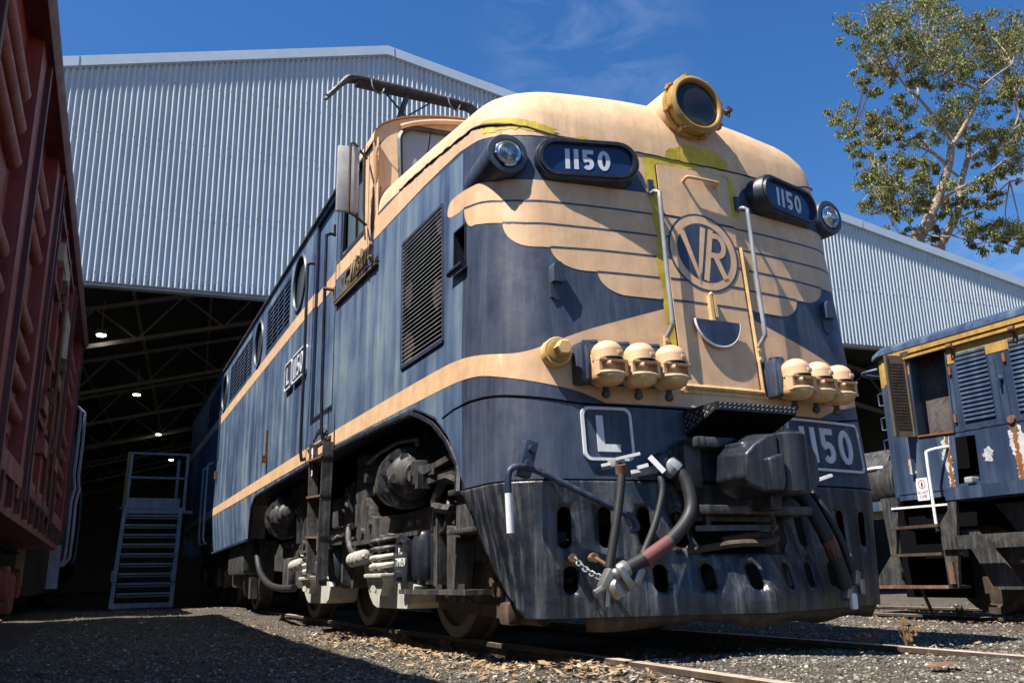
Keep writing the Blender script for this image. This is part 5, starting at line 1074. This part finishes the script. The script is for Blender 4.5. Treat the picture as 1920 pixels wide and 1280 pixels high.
# ------------------------------------------------------------------ blue and gold diesel
DE=thing('diesel_locomotive','weathered blue and gold diesel locomotive with an open engine room door','locomotive',(6.3,0,.06))
HX=5.1; YF=3.22; YN=-7.0
hp=lambda o,y,z:(HX-o,y,z)
m=MB('diesel_blue'); op=[(2.24,2.01),(2.72,2.03),(2.70,2.985),(2.20,2.97)]; hol=[(2.02,1.455),(2.29,1.445),(2.25,1.95),(2.005,1.94)]
patch(m,[(YN,1.33),(YF-.12,1.33),(YF-.12,3.05),(YN,3.05)],lambda y,z:hp(0,y,z),.25,[op,hol],'diesel_blue')
patch(m,[(YN,2.76),(2.215,2.76),(2.20,2.97),(2.70,2.985),(2.711,2.76),(YF-.12,2.70),(YF-.12,3.05),(YN,3.05)],lambda y,z:hp(.004,y,z),.25,(),'diesel_gold')
patch(m,[(2.74,2.72),(YF-.12,2.72),(YF-.12,2.45),(2.74,2.45)],lambda y,z:hp(.0,y,z),.25,(),'diesel_blue') if 0 else None
cr=[(0,YF-.12)]+[(.12*(1-math.cos(a)),YF-.12+.12*math.sin(a)) for a in (.4,.8,1.2,PI/2)]+[(2.4,YF)]
for z0,z1,mt in ((1.33,2.68,'diesel_blue'),(2.68,3.05,'diesel_gold')): m.add([hp(-a,y,z) for z in (z0,z1) for a,y in cr],[(i,i+1,len(cr)+i+1,len(cr)+i) for i in range(len(cr)-1)],mt)
m.add([hp(-2.4,YN,1.33),hp(-2.4,YF,1.33),hp(-2.4,YF,3.05),hp(-2.4,YN,3.05)],[(0,1,2,3)])
hb=m.build('hood',DE,45)
m=MB('diesel_blue'); n=14; prof=[(.03,3.035),(.05,3.06),(.03,3.12),(-.06,3.18),(-.3,3.24),(-1.2,3.30),(-2.1,3.24),(-2.4,3.05)]; m.add([hp(a,YN,z) for a,z in prof]+[hp(a,YF-.1,z) for a,z in prof]+[hp(a*.9-.06,YF+.04,z-.02) for a,z in prof],[(k*8+i,k*8+i+1,k*8+8+i+1,k*8+8+i) for k in range(2) for i in range(7)]); m.build('hood_roof',DE,40)
m=MB('diesel_gold'); m.bar(hp(.02,YN,2.955),hp(.02,YF-.3,2.955),.05,.03); m.bar(hp(.03,YN,3.02),hp(.03,YF-.2,3.02),.04,.05); 
for y in (2.1,1.35,.4): m.lathe([(.03,-.03),(.035,.03)],hp(.05,y,2.94),(0,1,0),10,mat='rust'); m.box(hp(.02,y,2.86),(.02,.02,.1),mat='rust')
m.box(hp(.02,2.72,3.0),(.06,.12,.05),mat='rust_dark'); m.build('gutter',DE,40)
m=MB('inner_wall'); m.add([hp(-.22,1.6,1.3),hp(-.22,3.1,1.3),hp(-.22,3.1,2.0),hp(-.22,1.6,2.0)],[(0,1,2,3)],'void'); m.add([hp(-.22,1.6,2.0),hp(-.22,3.1,2.0),hp(-.22,3.1,3.0),hp(-.22,1.6,3.0)],[(0,1,2,3)]); m.add([hp(-.02,2.76,1.3),hp(-.75,2.76,1.3),hp(-.75,2.76,3.0),hp(-.02,2.76,3.0)],[(0,1,2,3)],'diesel_blue'); m.add([hp(-.02,1.75,1.3),hp(-.75,1.75,1.3),hp(-.75,1.75,3.0),hp(-.02,1.75,3.0)],[(0,1,2,3)],'void'); m.add([hp(-.02,1.75,1.4),hp(-.75,1.75,1.4),hp(-.75,2.76,1.4),hp(-.02,2.76,1.4)],[(0,1,2,3)],'void'); m.build('engine_room',DE)  # lower panels near-black: shade inside the opening put into the colour
m=MB('void')
for a,b_ in zip(op,op[1:]+op[:1]): m.bar(hp(.006,*a),hp(.006,*b_),.02,.018,mat='diesel_rust' if a[1]<2.1 and b_[1]<2.1 else 'diesel_gold' if a[1]>2.9 and b_[1]>2.9 else 'diesel_blue')
m.build('door_frame',DE); m=MB('steel'); m.box(hp(.0,2.12,1.47),(.14,.10,.07),bev=.02); m.build('pipe_stub',DE)
# open door leaf
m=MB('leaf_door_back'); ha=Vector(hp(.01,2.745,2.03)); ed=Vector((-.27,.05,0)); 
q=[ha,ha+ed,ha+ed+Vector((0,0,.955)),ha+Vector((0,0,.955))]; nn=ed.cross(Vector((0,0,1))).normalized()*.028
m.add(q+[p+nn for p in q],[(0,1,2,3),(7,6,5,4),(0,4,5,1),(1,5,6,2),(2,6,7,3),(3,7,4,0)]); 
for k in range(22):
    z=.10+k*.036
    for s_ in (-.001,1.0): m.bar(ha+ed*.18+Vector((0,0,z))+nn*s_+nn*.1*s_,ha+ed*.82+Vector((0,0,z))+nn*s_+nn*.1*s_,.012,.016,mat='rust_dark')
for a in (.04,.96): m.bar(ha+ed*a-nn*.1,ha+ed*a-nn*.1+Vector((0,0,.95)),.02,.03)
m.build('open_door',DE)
for (y0,y1) in ((2.115,1.72),(1.475,1.08),(.85,.45),(.2,-.2),(-.5,-.9)):
    m=MB('diesel_blue')
    for k in range(16):
        z=2.09+k*.0485; m.add([hp(.002,y0-.02,z+.045),hp(.002,y1,z+.045),hp(.017,y1+.004,z+.008),hp(.017,y0-.024,z+.008),hp(.002,y0-.02,z+.002),hp(.002,y1,z+.0045)],[(0,1,2,3),(0,3,4),(1,5,2)]); m.add([hp(.0025,y0-.02,z+.006),hp(.0025,y1,z+.006),hp(.0175,y1+.004,z+.0075),hp(.0175,y0-.024,z+.0075)],[(0,1,2,3)],'void')
    m.build('louvre_panel',DE,20)
m=MB('navy_dark')
for y in (2.16,1.64,1.55,.98,.90,.35,-.35): m.bar(hp(.003,y,2.01),hp(.003,y,2.70),.006,.008)
m.bar(hp(.003,YN,2.005),hp(.003,2.3,2.005),.006,.012); m.bar(hp(.003,YN,1.40),hp(.003,YF-.12,1.40),.006,.008); 
for y,z in ((2.18,2.68),(2.2,2.15),(1.52,2.68)): m.box(hp(.012,y,z),(.02,.03,.09),mat='diesel_rust')
m.lathe([(.03,0),(.034,.02),(.02,.04)],hp(0,1.60,2.47),(-1,0,0),12,mat='diesel_blue'); m.bar(hp(.03,1.60,2.47),hp(.03,1.60,2.39),.02,.03); m.lathe([(.045,0),(.04,.03)],hp(0,1.55,2.03),(-1,0,0),12,mat='rust'); m.build('panel_trim',DE,40)
def fp(pl,mat,off):
    mat='worn_primer' if mat=='white_paint' else mat; m=MB(mat); patch(m,jagd(pl,.009,.013),lambda y,z:hp(off,y,z),.08,(),mat); m.build('rust_streak' if 'rust' in mat else 'primer_patch',DE)
fp([(2.43,1.90),(2.38,1.97),(2.33,1.96),(2.335,1.75),(2.33,1.42),(2.40,1.42),(2.39,1.6),(2.44,1.72)],'white_paint',.004); fp([(2.385,1.96),(2.34,1.97),(2.335,1.42),(2.375,1.42)],'diesel_rust',.006)
fp(circ(2.86,1.70,.05,14,.11),'white_paint',.004); fp(circ(1.88,1.72,.05,14,.08),'white_paint',.004)
fp([(1.61,1.93),(1.56,1.98),(1.47,1.96),(1.42,1.7),(1.44,1.42),(1.58,1.42),(1.57,1.62),(1.62,1.75)],'white_paint',.004); fp([(1.57,1.99),(1.53,1.99),(1.51,1.42),(1.58,1.42)],'diesel_rust',.006); fp([(1.60,1.98),(1.50,1.98),(1.52,1.90),(1.58,1.9)],'rust',.007)
m=MB('white_paint'); patch(m,rrect(2.68,1.31,2.84,1.56,.01),lambda y,z:hp(.008,y,z),.1); patch(m,circ(2.76,1.49,.05,24),lambda y,z:hp(.010,y,z),.1,[circ(2.76,1.49,.040,24)],'sign_red'); patch(m,[(2.75,1.46),(2.77,1.46),(2.772,1.51),(2.748,1.51)],lambda y,z:hp(.010,y,z),.1,(),'sign_black'); so=m.build('warning_sign',DE); text('sign_text','DO NOT\nCLIMB',.044,hp(.010,2.76,1.375),RL,'sign_black',so,.0005,sx=.80)
m=MB('diesel_blue'); m.box((4.97,(2.18+YN)/2,1.315),(.5,2.18-YN,.125)); m.build('running_board',DE)
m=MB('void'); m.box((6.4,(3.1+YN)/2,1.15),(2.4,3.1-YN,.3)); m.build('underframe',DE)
m=MB('black_iron'); m.bar((4.72,2.28,.82),(4.72,YN,.82),.05,.137); m.prism([(2.06,1.27),(2.17,1.27),(2.18,1.15),(2.30,1.02),(2.30,.37),(2.18,.37)],lambda a,b,t:(t,a,b),4.73,4.77); m.box((4.71,2.22,.52),(.03,.06,.22),mat='rust'); m.prism([(2.0,.95),(2.2,.95),(1.9,.35),(1.55,.35)],lambda a,b,t:(t,a,b),4.9,4.93); m.build('side_frame',DE,30)
m=MB('black_iron'); m.prism([(2.95,1.36),(3.20,1.36),(3.15,.72),(3.36,.50),(3.40,.36),(3.0,.36),(3.08,.72),(3.0,1.05)],lambda a,b,t:(t,a,b),4.9,4.94); m.prism([(3.05,1.1),(3.1,.36),(2.75,.36),(2.95,1.1)],lambda a,b,t:(t,a,b),5.3,5.33); m.box((5.3,2.9,.8),(.02,.9,1.1),mat='void'); m.build('step_side',DE)
for z,y0,y1 in ((.375,2.33,3.28),(.715,2.36,3.02),(1.01,2.36,3.03)): m=MB('rust' if z<.5 else 'rust_dark'); m.box((4.93,(y0+y1)/2,z),(.34,y1-y0,.03)); m.build('step',DE)
m=MB('white_paint'); m.bar((4.9,2.24,1.225),(4.9,3.05,1.235),.03,.022); m.build('step_edge',DE); m=MB('white_paint'); m.tube([hp(.0,2.345,1.86),hp(.10,2.42,1.845),hp(.19,2.475,1.815),hp(.205,2.48,1.76),hp(.215,2.475,1.4),hp(.23,2.46,.95)],.018,8,sm=3); m.build('white_handrail',DE,50); m=MB('white_paint'); m.tube([(5.3,3.2,1.75),(5.2,3.5,1.76),(5.2,3.8,1.75)],.022,8); m.build('white_handrail',DE,50)
m=MB('diesel_blue'); m.tube([hp(-.05,YF+.0,2.93),hp(.02,YF+.16,2.91),hp(-.1,YF+.22,2.90),hp(-.5,YF+.22,2.90)],.022,8,sm=3); m.build('end_handrail',DE,50)
for z in (2.55,2.25,1.98): m=MB('diesel_blue'); m.tube([hp(-.12,YF,z+.1),hp(-.12,YF+.10,z+.09),hp(-.12,YF+.10,z-.05),hp(-.12,YF,z-.06)],.012,6); m.build('grab_iron',DE,50)
for y in (2.35,.3,-1.8):
    for x in (5.53,7.0): m=MB('rust_dark'); m.lathe([(.49,-.07),(.47,.06),(.40,.06),(.37,.02),(.12,.04)],(x,y,.55),(-1,0,0),36); m.build('wheel',DE,35)
m=MB('black_iron'); m.box((5.25,.4,.7),(.16,3.0,.22),bev=.04); m.box((5.2,1.3,.55),(.2,.4,.4),bev=.05); m.tube([(5.1,1.7,.62),(5.05,1.3,.60),(5.1,.9,.62)],.03,8); m.lathe([(.1,0),(.12,.1),(.1,.3)],(5.1,1.35,.25),(0,0,1),14); m.prism([(1.9,1.2),(1.3,1.2),(1.5,.85),(1.65,.85)],lambda a,b,t:(t,a,b),5.1,5.3); m.box((5.2,-.5,.62),(.2,.5,.4),bev=.05); m.bar((5.25,3.1,.36),(5.1,2.85,.05),.03,.03,mat='rust'); m.build('bogie_frame',DE,35)
m=MB('black_iron'); m.cyl((5.6,3.25,1.6),(5.6,4.6,1.6),.42,n=24); m.box((6.2,3.35,1.0),(1.6,.3,.5)); m.box((5.35,3.5,1.38),(.2,.3,.25),mat='diesel_blue'); m.build('end_tank',DE,40)
# ------------------------------------------------------------------ gum tree behind the shed
cam=Vector((-3.3613,-4.3593,.5594))
TR=thing('gum_tree','tall leafy gum tree with pale twisted limbs rising behind the shed roof','tree',(27.5,19,0))
def limb(mb,pts,r0,r1): mb.tube(pts,lambda t:r0+(r1-r0)*t**.8,9,sm=4)
LIMBS=[([(26.17, 19.0, 13.34), (26.39, 19.0, 13.88), (27.49, 19.0, 15.36), (28.23, 19.0, 16.5), (28.85, 19.0, 17.6), (29.16, 19.0, 18.46)], 0.218, 0.156), ([(29.16, 19.0, 18.46), (29.57, 18.87, 18.98), (30.88, 18.73, 20.75), (30.9, 18.6, 21.32), (30.01, 18.47, 21.4), (28.89, 18.33, 21.26), (28.66, 18.2, 21.59)], 0.114, 0.036), ([(30.75, 18.5, 21.22), (31.64, 18.15, 21.98), (32.52, 17.8, 22.63)], 0.062, 0.03), ([(27.79, 19.0, 15.6), (28.34, 18.5, 16.01), (29.2, 18.0, 16.43), (30.38, 17.5, 17.34)], 0.094, 0.036), ([(28.58, 19.0, 17.55), (28.08, 19.27, 18.22), (27.82, 19.53, 18.9), (27.95, 19.8, 19.62)], 0.068, 0.024), ([(29.39, 19.0, 18.61), (28.6, 19.12, 19.72), (28.21, 19.24, 20.32), (27.99, 19.36, 20.74), (27.51, 19.48, 21.21), (27.02, 19.6, 22.0)], 0.088, 0.036), ([(28.04, 19.4, 20.77), (28.63, 19.7, 22.03), (29.42, 20.0, 23.59)], 0.073, 0.03), ([(28.69, 20.0, 13.88), (29.04, 20.04, 14.38), (29.98, 20.09, 15.47), (30.64, 20.13, 16.41), (31.01, 20.17, 17.51), (31.77, 20.21, 18.83), (32.08, 20.26, 19.66), (32.07, 20.3, 20.33)], 0.177, 0.084), ([(30.02, 20.0, 15.55), (30.97, 19.67, 15.97), (31.45, 19.33, 16.36), (32.7, 19.0, 17.41)], 0.068, 0.03), ([(26.03, 20.0, 14.57), (25.77, 19.75, 15.62), (25.54, 19.5, 16.52)], 0.052, 0.024), ([(26.42, 20.0, 14.73), (26.23, 19.75, 15.51), (25.95, 19.5, 16.11)], 0.042, 0.018), ([(29.52, 20.0, 14.73), (29.86, 19.5, 14.35), (30.56, 19.0, 14.46)], 0.042, 0.018), ([(28.46, 20.2, 18.9), (29.27, 20.0, 18.55), (29.7, 19.8, 17.93), (30.14, 19.6, 17.41)], 0.036, 0.06), ([(25.1, 19.7, 17.59), (24.45, 19.7, 17.94), (24.06, 19.7, 18.45)], 0.026, 0.018), ([(31.46, 20.0, 18.67), (31.73, 19.5, 19.01), (31.8, 19.0, 19.1)], 0.047, 0.024), ([(33.04, 18.5, 20.05), (33.51, 18.5, 20.79), (33.38, 18.5, 21.41)], 0.031, 0.018)]
CLUMPS=[(23.68, 17.95, 22.76, 0.97), (24.41, 19.18, 23.15, 0.53), (25.26, 18.48, 23.14, 0.94), (27.28, 19.42, 24.51, 0.72), (25.59, 19.5, 23.04, 0.82), (23.61, 17.26, 21.22, 0.76), (22.37, 17.05, 19.92, 0.54), (27.77, 20.35, 23.71, 1.01), (26.14, 18.04, 22.59, 0.82), (27.17, 17.94, 23.94, 1.28), (32.66, 20.98, 27.87, 1.33), (28.88, 18.88, 24.39, 1.19), (32.39, 20.35, 26.07, 1.13), (31.57, 18.91, 25.26, 0.95), (28.99, 19.56, 23.65, 1.18), (27.33, 17.6, 21.72, 1.12), (31.31, 19.54, 24.36, 1.25), (33.98, 20.47, 25.87, 1.17), (33.25, 19.09, 25.28, 1.14), (35.63, 19.96, 25.99, 1.21), (36.5, 19.69, 26.65, 1.07), (32.36, 17.26, 23.02, 0.78), (35.19, 20.03, 25.09, 1.2), (33.01, 19.36, 24.02, 0.97), (29.88, 18.2, 22.32, 1.04), (27.01, 17.12, 20.56, 0.81), (30.54, 20.46, 23.37, 0.92), (27.1, 18.89, 21.92, 0.7), (25.54, 19.88, 21.18, 0.67), (26.62, 20.52, 21.37, 0.35), (27.38, 19.86, 21.71, 0.56), (27.68, 20.68, 22.69, 0.5), (26.9, 18.58, 20.77, 0.69), (30.72, 20.2, 22.38, 0.75), (30.1, 18.78, 21.86, 0.59), (34.92, 20.74, 24.5, 0.83), (36.17, 20.52, 24.56, 1.04), (32.12, 17.39, 21.34, 0.61), (31.23, 17.54, 20.81, 0.75), (30.59, 17.87, 20.84, 0.73), (36.55, 20.86, 22.95, 0.6), (33.93, 18.75, 21.67, 0.64), (23.52, 19.51, 19.2, 0.62), (21.96, 18.2, 17.61, 0.52), (23.84, 19.03, 18.44, 0.61), (24.02, 18.54, 18.42, 0.63), (23.62, 18.4, 17.61, 0.6), (25.8, 19.34, 18.93, 0.79), (26.63, 19.34, 20.11, 0.54), (28.54, 20.62, 20.59, 0.78), (26.94, 19.73, 18.77, 0.73), (29.17, 20.72, 21.21, 0.5), (24.73, 20.43, 18.06, 0.58), (26.9, 20.96, 18.75, 0.54), (26.2, 19.68, 18.39, 0.53), (27.86, 17.65, 19.19, 1.1), (31.05, 20.44, 20.62, 1.21), (32.88, 20.86, 21.45, 1.1), (30.62, 20.62, 20.18, 0.74), (31.4, 19.28, 19.99, 0.75), (32.12, 19.86, 19.9, 0.68), (22.83, 17.84, 15.81, 0.58), (25.27, 20.33, 16.84, 0.7), (24.92, 19.29, 16.31, 0.75), (22.97, 18.14, 14.82, 0.7), (22.96, 17.25, 14.61, 0.69), (25.29, 20.42, 15.72, 0.51), (26.78, 20.96, 16.0, 0.79), (22.73, 17.35, 13.33, 0.45), (27.14, 20.2, 16.34, 0.79), (25.93, 18.64, 16.02, 0.76), (25.17, 17.6, 15.88, 0.74), (25.03, 18.18, 14.74, 0.73), (28.03, 20.07, 15.85, 0.68), (27.77, 20.49, 17.98, 0.68), (24.37, 17.18, 16.07, 0.49), (28.07, 19.46, 17.06, 0.54), (25.15, 17.18, 14.79, 0.49), (33.96, 19.87, 20.29, 0.95), (32.62, 18.32, 19.35, 0.76), (35.26, 20.52, 20.21, 0.82), (36.12, 20.92, 19.66, 0.74), (32.04, 19.02, 18.84, 0.76), (34.26, 20.99, 19.68, 0.63), (31.12, 18.24, 17.68, 0.59), (28.43, 17.31, 15.89, 0.53), (29.33, 19.4, 16.08, 0.56), (25.66, 17.13, 14.24, 0.43), (28.27, 17.79, 15.79, 0.54), (29.07, 18.63, 15.71, 0.48), (31.54, 19.44, 16.17, 0.58), (29.41, 17.62, 15.64, 0.42), (26.74, 17.17, 13.55, 0.49), (32.16, 20.47, 15.46, 0.74), (29.95, 18.25, 14.37, 0.68), (34.83, 20.84, 16.22, 0.87), (35.32, 20.59, 15.99, 0.79), (29.51, 18.51, 13.84, 0.54), (31.38, 18.84, 14.33, 0.57), (32.66, 19.08, 14.31, 0.44), (30.28, 19.58, 14.63, 0.49), (26.55, 19.38, 14.28, 0.38), (27.46, 19.24, 14.17, 0.39), (27.44, 19.48, 14.45, 0.32), (39.72, 20.76, 28.21, 1.53), (36.54, 19.03, 24.95, 1.4), (35.73, 18.73, 22.96, 1.18), (36.53, 19.88, 20.94, 1.01), (32.38, 17.95, 14.63, 0.88), (33.94, 18.2, 18.0, 0.93), (31.49, 20.91, 28.33, 1.47), (30.48, 19.09, 27.0, 1.26)]
t_=MB('gum_bark')
limb(t_,[(LIMBS[0][0][0][0]-1.6,18.6,0),(LIMBS[0][0][0][0]-.9,18.8,5)]+LIMBS[0][0],.31,.15); limb(t_,[(LIMBS[0][0][0][0]-1.2,18.9,1.5),(LIMBS[0][0][0][0]+.4,19.6,6)]+LIMBS[7][0],.27,.09)
for i,(p,a,b_) in enumerate(LIMBS):
    if i not in (0,7): limb(t_,p,a,b_)
# twigs reaching from the nearest limb point into each clump
LP=[Vector(q) for p,a,b_ in LIMBS for q in p[1:]]
for (x,y,z,r) in CLUMPS:
    c=Vector((x,y,z)); q=min(LP,key=lambda v:(v-c).length); m_=(q+c)/2+Vector((RNG.normal(0,.2),RNG.normal(0,.2),-.25)); t_.tube([q,m_,c],lambda t:.032*(1-t)+.010,5,sm=3)
    for k in range(3): e=c+Vector((RNG.normal(0,r*.6),RNG.normal(0,r*.6),RNG.normal(0,r*.5))); t_.tube([c,(c+e)/2+Vector((0,0,.1)),e],.012,4)
t_.build('trunk',TR,60)
V=[];F=[];Cc=[]
for (x,y,z,r) in CLUMPS:
    tone=RNG.uniform(.75,1.2); subs=[np.array([x,y,z])+RNG.normal(0,1,3)*np.array([r*.46,r*.55,r*.42]) for _ in range(max(5,int(r*9)))]
    for s_ in subs:
        n_=int(RNG.uniform(75,125)); rs_=r*RNG.uniform(.13,.27)
        for _ in range(n_):
            p=s_+RNG.normal(0,1,3)*rs_*np.array([.8,.8,.65]); d=np.array([RNG.normal(0,.55),RNG.normal(0,.55),-1.]); d/=np.linalg.norm(d); u=np.cross(d,RNG.normal(0,1,3)); u/=np.linalg.norm(u)
            l=RNG.uniform(.085,.185); w=l*RNG.uniform(.17,.27); o=len(V); V+=[p,p+d*l*.4-u*w,p+d*l,p+d*l*.4+u*w]; F.append((o,o+1,o+2,o+3))
            q=RNG.random(); c=np.array([.150,.158,.040]) if q<.5 else np.array([.205,.195,.06]) if q<.8 else np.array([.075,.10,.03]) if q<.93 else np.array([.20,.14,.05]); c=c*tone*RNG.uniform(.75,1.25); Cc+=[(*c,1)]*4
cr_=bulk('crown',np.array(V),np.array(F),np.array(Cc),'gum_leaf',None); cr_.parent=TR; cr_.location=-Vector(TR.location)
# ------------------------------------------------------------------ small plants
rs_=0
def weed(name,x,y,h,n,mat,label,cat):
    m=MB(mat)
    for k in range(n):
        a=RNG.uniform(0,6.28); l=h*RNG.uniform(.5,1); t=RNG.uniform(.15,.6); d=Vector((math.cos(a)*t,math.sin(a)*t,1)).normalized(); p=Vector((x+RNG.normal(0,.03),y+RNG.normal(0,.03),gz(x,y))); q=p+d*l; s=Vector((-math.sin(a),math.cos(a),0))*.007
        m.add([p-s,p+s,p+d*l*.6+s*.8,q,p+d*l*.6-s*.8],[(0,1,2,3,4)])
        if mat=='dry_weed':
            for j in range(5): c=p+d*l*(.35+.14*j); e=Vector((RNG.normal(0,.022),RNG.normal(0,.022),RNG.uniform(0,.02))); m.add([c,c+e+Vector((0,0,.012)),c+e*1.4,c+e-Vector((0,0,.012))],[(0,1,2,3)])
    return tag(m.build(name),label,cat)
weed('dry_weed',1.02,-.42,.17,7,'dry_weed','taller dry brown weed standing just beyond the pale right rail','weed')
weed('dry_weed',.90,-.18,.10,5,'dry_weed','short curled dry brown weed beside the pale right rail','weed')
weed('green_weed',6.2,3.4,.17,34,'green_weed','small green weed tuft growing between the rails below the diesel steps','weed')
weed('green_weed',-1.9,5.6,.05,60,'green_weed','low patch of green moss weed on the gravel left of the rail','weed')
m=MB('rust'); m.add([(.05,-1.38,gz(.05,-1.38)+.022),(.12,-1.42,gz(.12,-1.4)+.03),(.22,-1.40,gz(.2,-1.4)+.032),(.31,-1.34,gz(.3,-1.34)+.024),(.22,-1.335,gz(.2,-1.34)+.036),(.11,-1.345,gz(.1,-1.34)+.034)],[(0,1,5),(1,2,4,5),(2,3,4)])
tag(m.build('bark_strip'),'flat brown strip of fallen bark lying on the gravel between the front rails','bark')
# ------------------------------------------------------------------ camera, sun, sky
cd=bpy.data.cameras.new('camera'); co=bpy.data.objects.new('camera',cd); COL.objects.link(co); S.camera=co
yaw,pit,rol=math.radians(-25.2154),math.radians(15.1008),math.radians(-1.22644)
fw=Vector((-math.sin(yaw)*math.cos(pit),math.cos(yaw)*math.cos(pit),math.sin(pit))); rt=Vector((math.cos(yaw),math.sin(yaw),0)); up=rt.cross(fw)
r2=rt*math.cos(rol)+up*math.sin(rol); u2=-rt*math.sin(rol)+up*math.cos(rol)
co.matrix_world=Matrix(((r2.x,u2.x,-fw.x,cam.x),(r2.y,u2.y,-fw.y,cam.y),(r2.z,u2.z,-fw.z,cam.z),(0,0,0,1)))
cd.sensor_width=36; cd.lens=1642.09/1920*36; cd.clip_end=3000; cd.clip_start=.05
SUN=Vector(SUNV).normalized()
sd=bpy.data.lights.new('sun','SUN'); so=bpy.data.objects.new('sun',sd); COL.objects.link(so); sd.energy=SUNE; sd.angle=math.radians(.53); sd.color=(1,.955,.88)
so.rotation_euler=SUN.to_track_quat('Z','Y').to_euler(); so.location=SUN*50
wd=bpy.data.worlds.new('World'); S.world=wd; wd.use_nodes=True; n=wd.node_tree; bg=n.nodes['Background']
sk=n.nodes.new('ShaderNodeTexSky'); sk.sky_type='NISHITA'; sk.sun_disc=False; sk.sun_elevation=math.asin(SUN.z); sk.sun_rotation=math.atan2(SUN.x,SUN.y); sk.altitude=150; sk.air_density=1.0; sk.dust_density=.15; sk.ozone_density=2.4
tc=n.nodes.new('ShaderNodeTexCoord')
def cloud(direction,size,scale,amt,stretch):
    d=Vector(direction).normalized(); dp=n.nodes.new('ShaderNodeVectorMath'); dp.operation='DOT_PRODUCT'; n.links.new(tc.outputs['Generated'],dp.inputs[0]); dp.inputs[1].default_value=d
    mr=n.nodes.new('ShaderNodeMapRange'); mr.inputs[1].default_value=math.cos(size*1.4); mr.inputs[2].default_value=1.; n.links.new(dp.outputs['Value'],mr.inputs[0]); mr.interpolation_type='SMOOTHSTEP'
    mp=n.nodes.new('ShaderNodeMapping'); mp.inputs['Scale'].default_value=stretch; n.links.new(tc.outputs['Generated'],mp.inputs['Vector'])
    f=ramp(n,noise(n,mp.outputs[0],scale,7,.62,.8),[(.42,G(0)),(.75,G(1))])
    q=n.nodes.new('ShaderNodeMath'); q.operation='MULTIPLY'; n.links.new(mr.outputs[0],q.inputs[0]); n.links.new(f,q.inputs[1])
    q2=n.nodes.new('ShaderNodeMath'); q2.operation='MULTIPLY'; n.links.new(q.outputs[0],q2.inputs[0]); q2.inputs[1].default_value=amt; return q2.outputs[0]
def dirpx(x,y): return fw*1642.+r2*(x-960)+u2*(640-y)
c1=cloud(dirpx(1105,95),.10,9,.20,(1,1,2.2)); c2=cloud(dirpx(1930,470),.10,8,.40,(1,1,2.5))
hs=n.nodes.new('ShaderNodeHueSaturation'); hs.inputs['Saturation'].default_value=SKYSAT; hs.inputs['Value'].default_value=SKYVAL; n.links.new(sk.outputs[0],hs.inputs['Color']); tint=mix(n,1.,hs.outputs[0],SKYT,'MULTIPLY')
c=mix(n,c1,tint,(5.0,5.8,7.6)); c=mix(n,c2,c,(5.0,5.8,7.6)); n.links.new(c,bg.inputs['Color']); bg.inputs['Strength'].default_value=SKYE
S.view_settings.view_transform='Standard'; S.view_settings.look='None'; S.view_settings.gamma=1; S.view_settings.exposure=EXPO
S.cycles.max_bounces=6; S.cycles.transparent_max_bounces=8
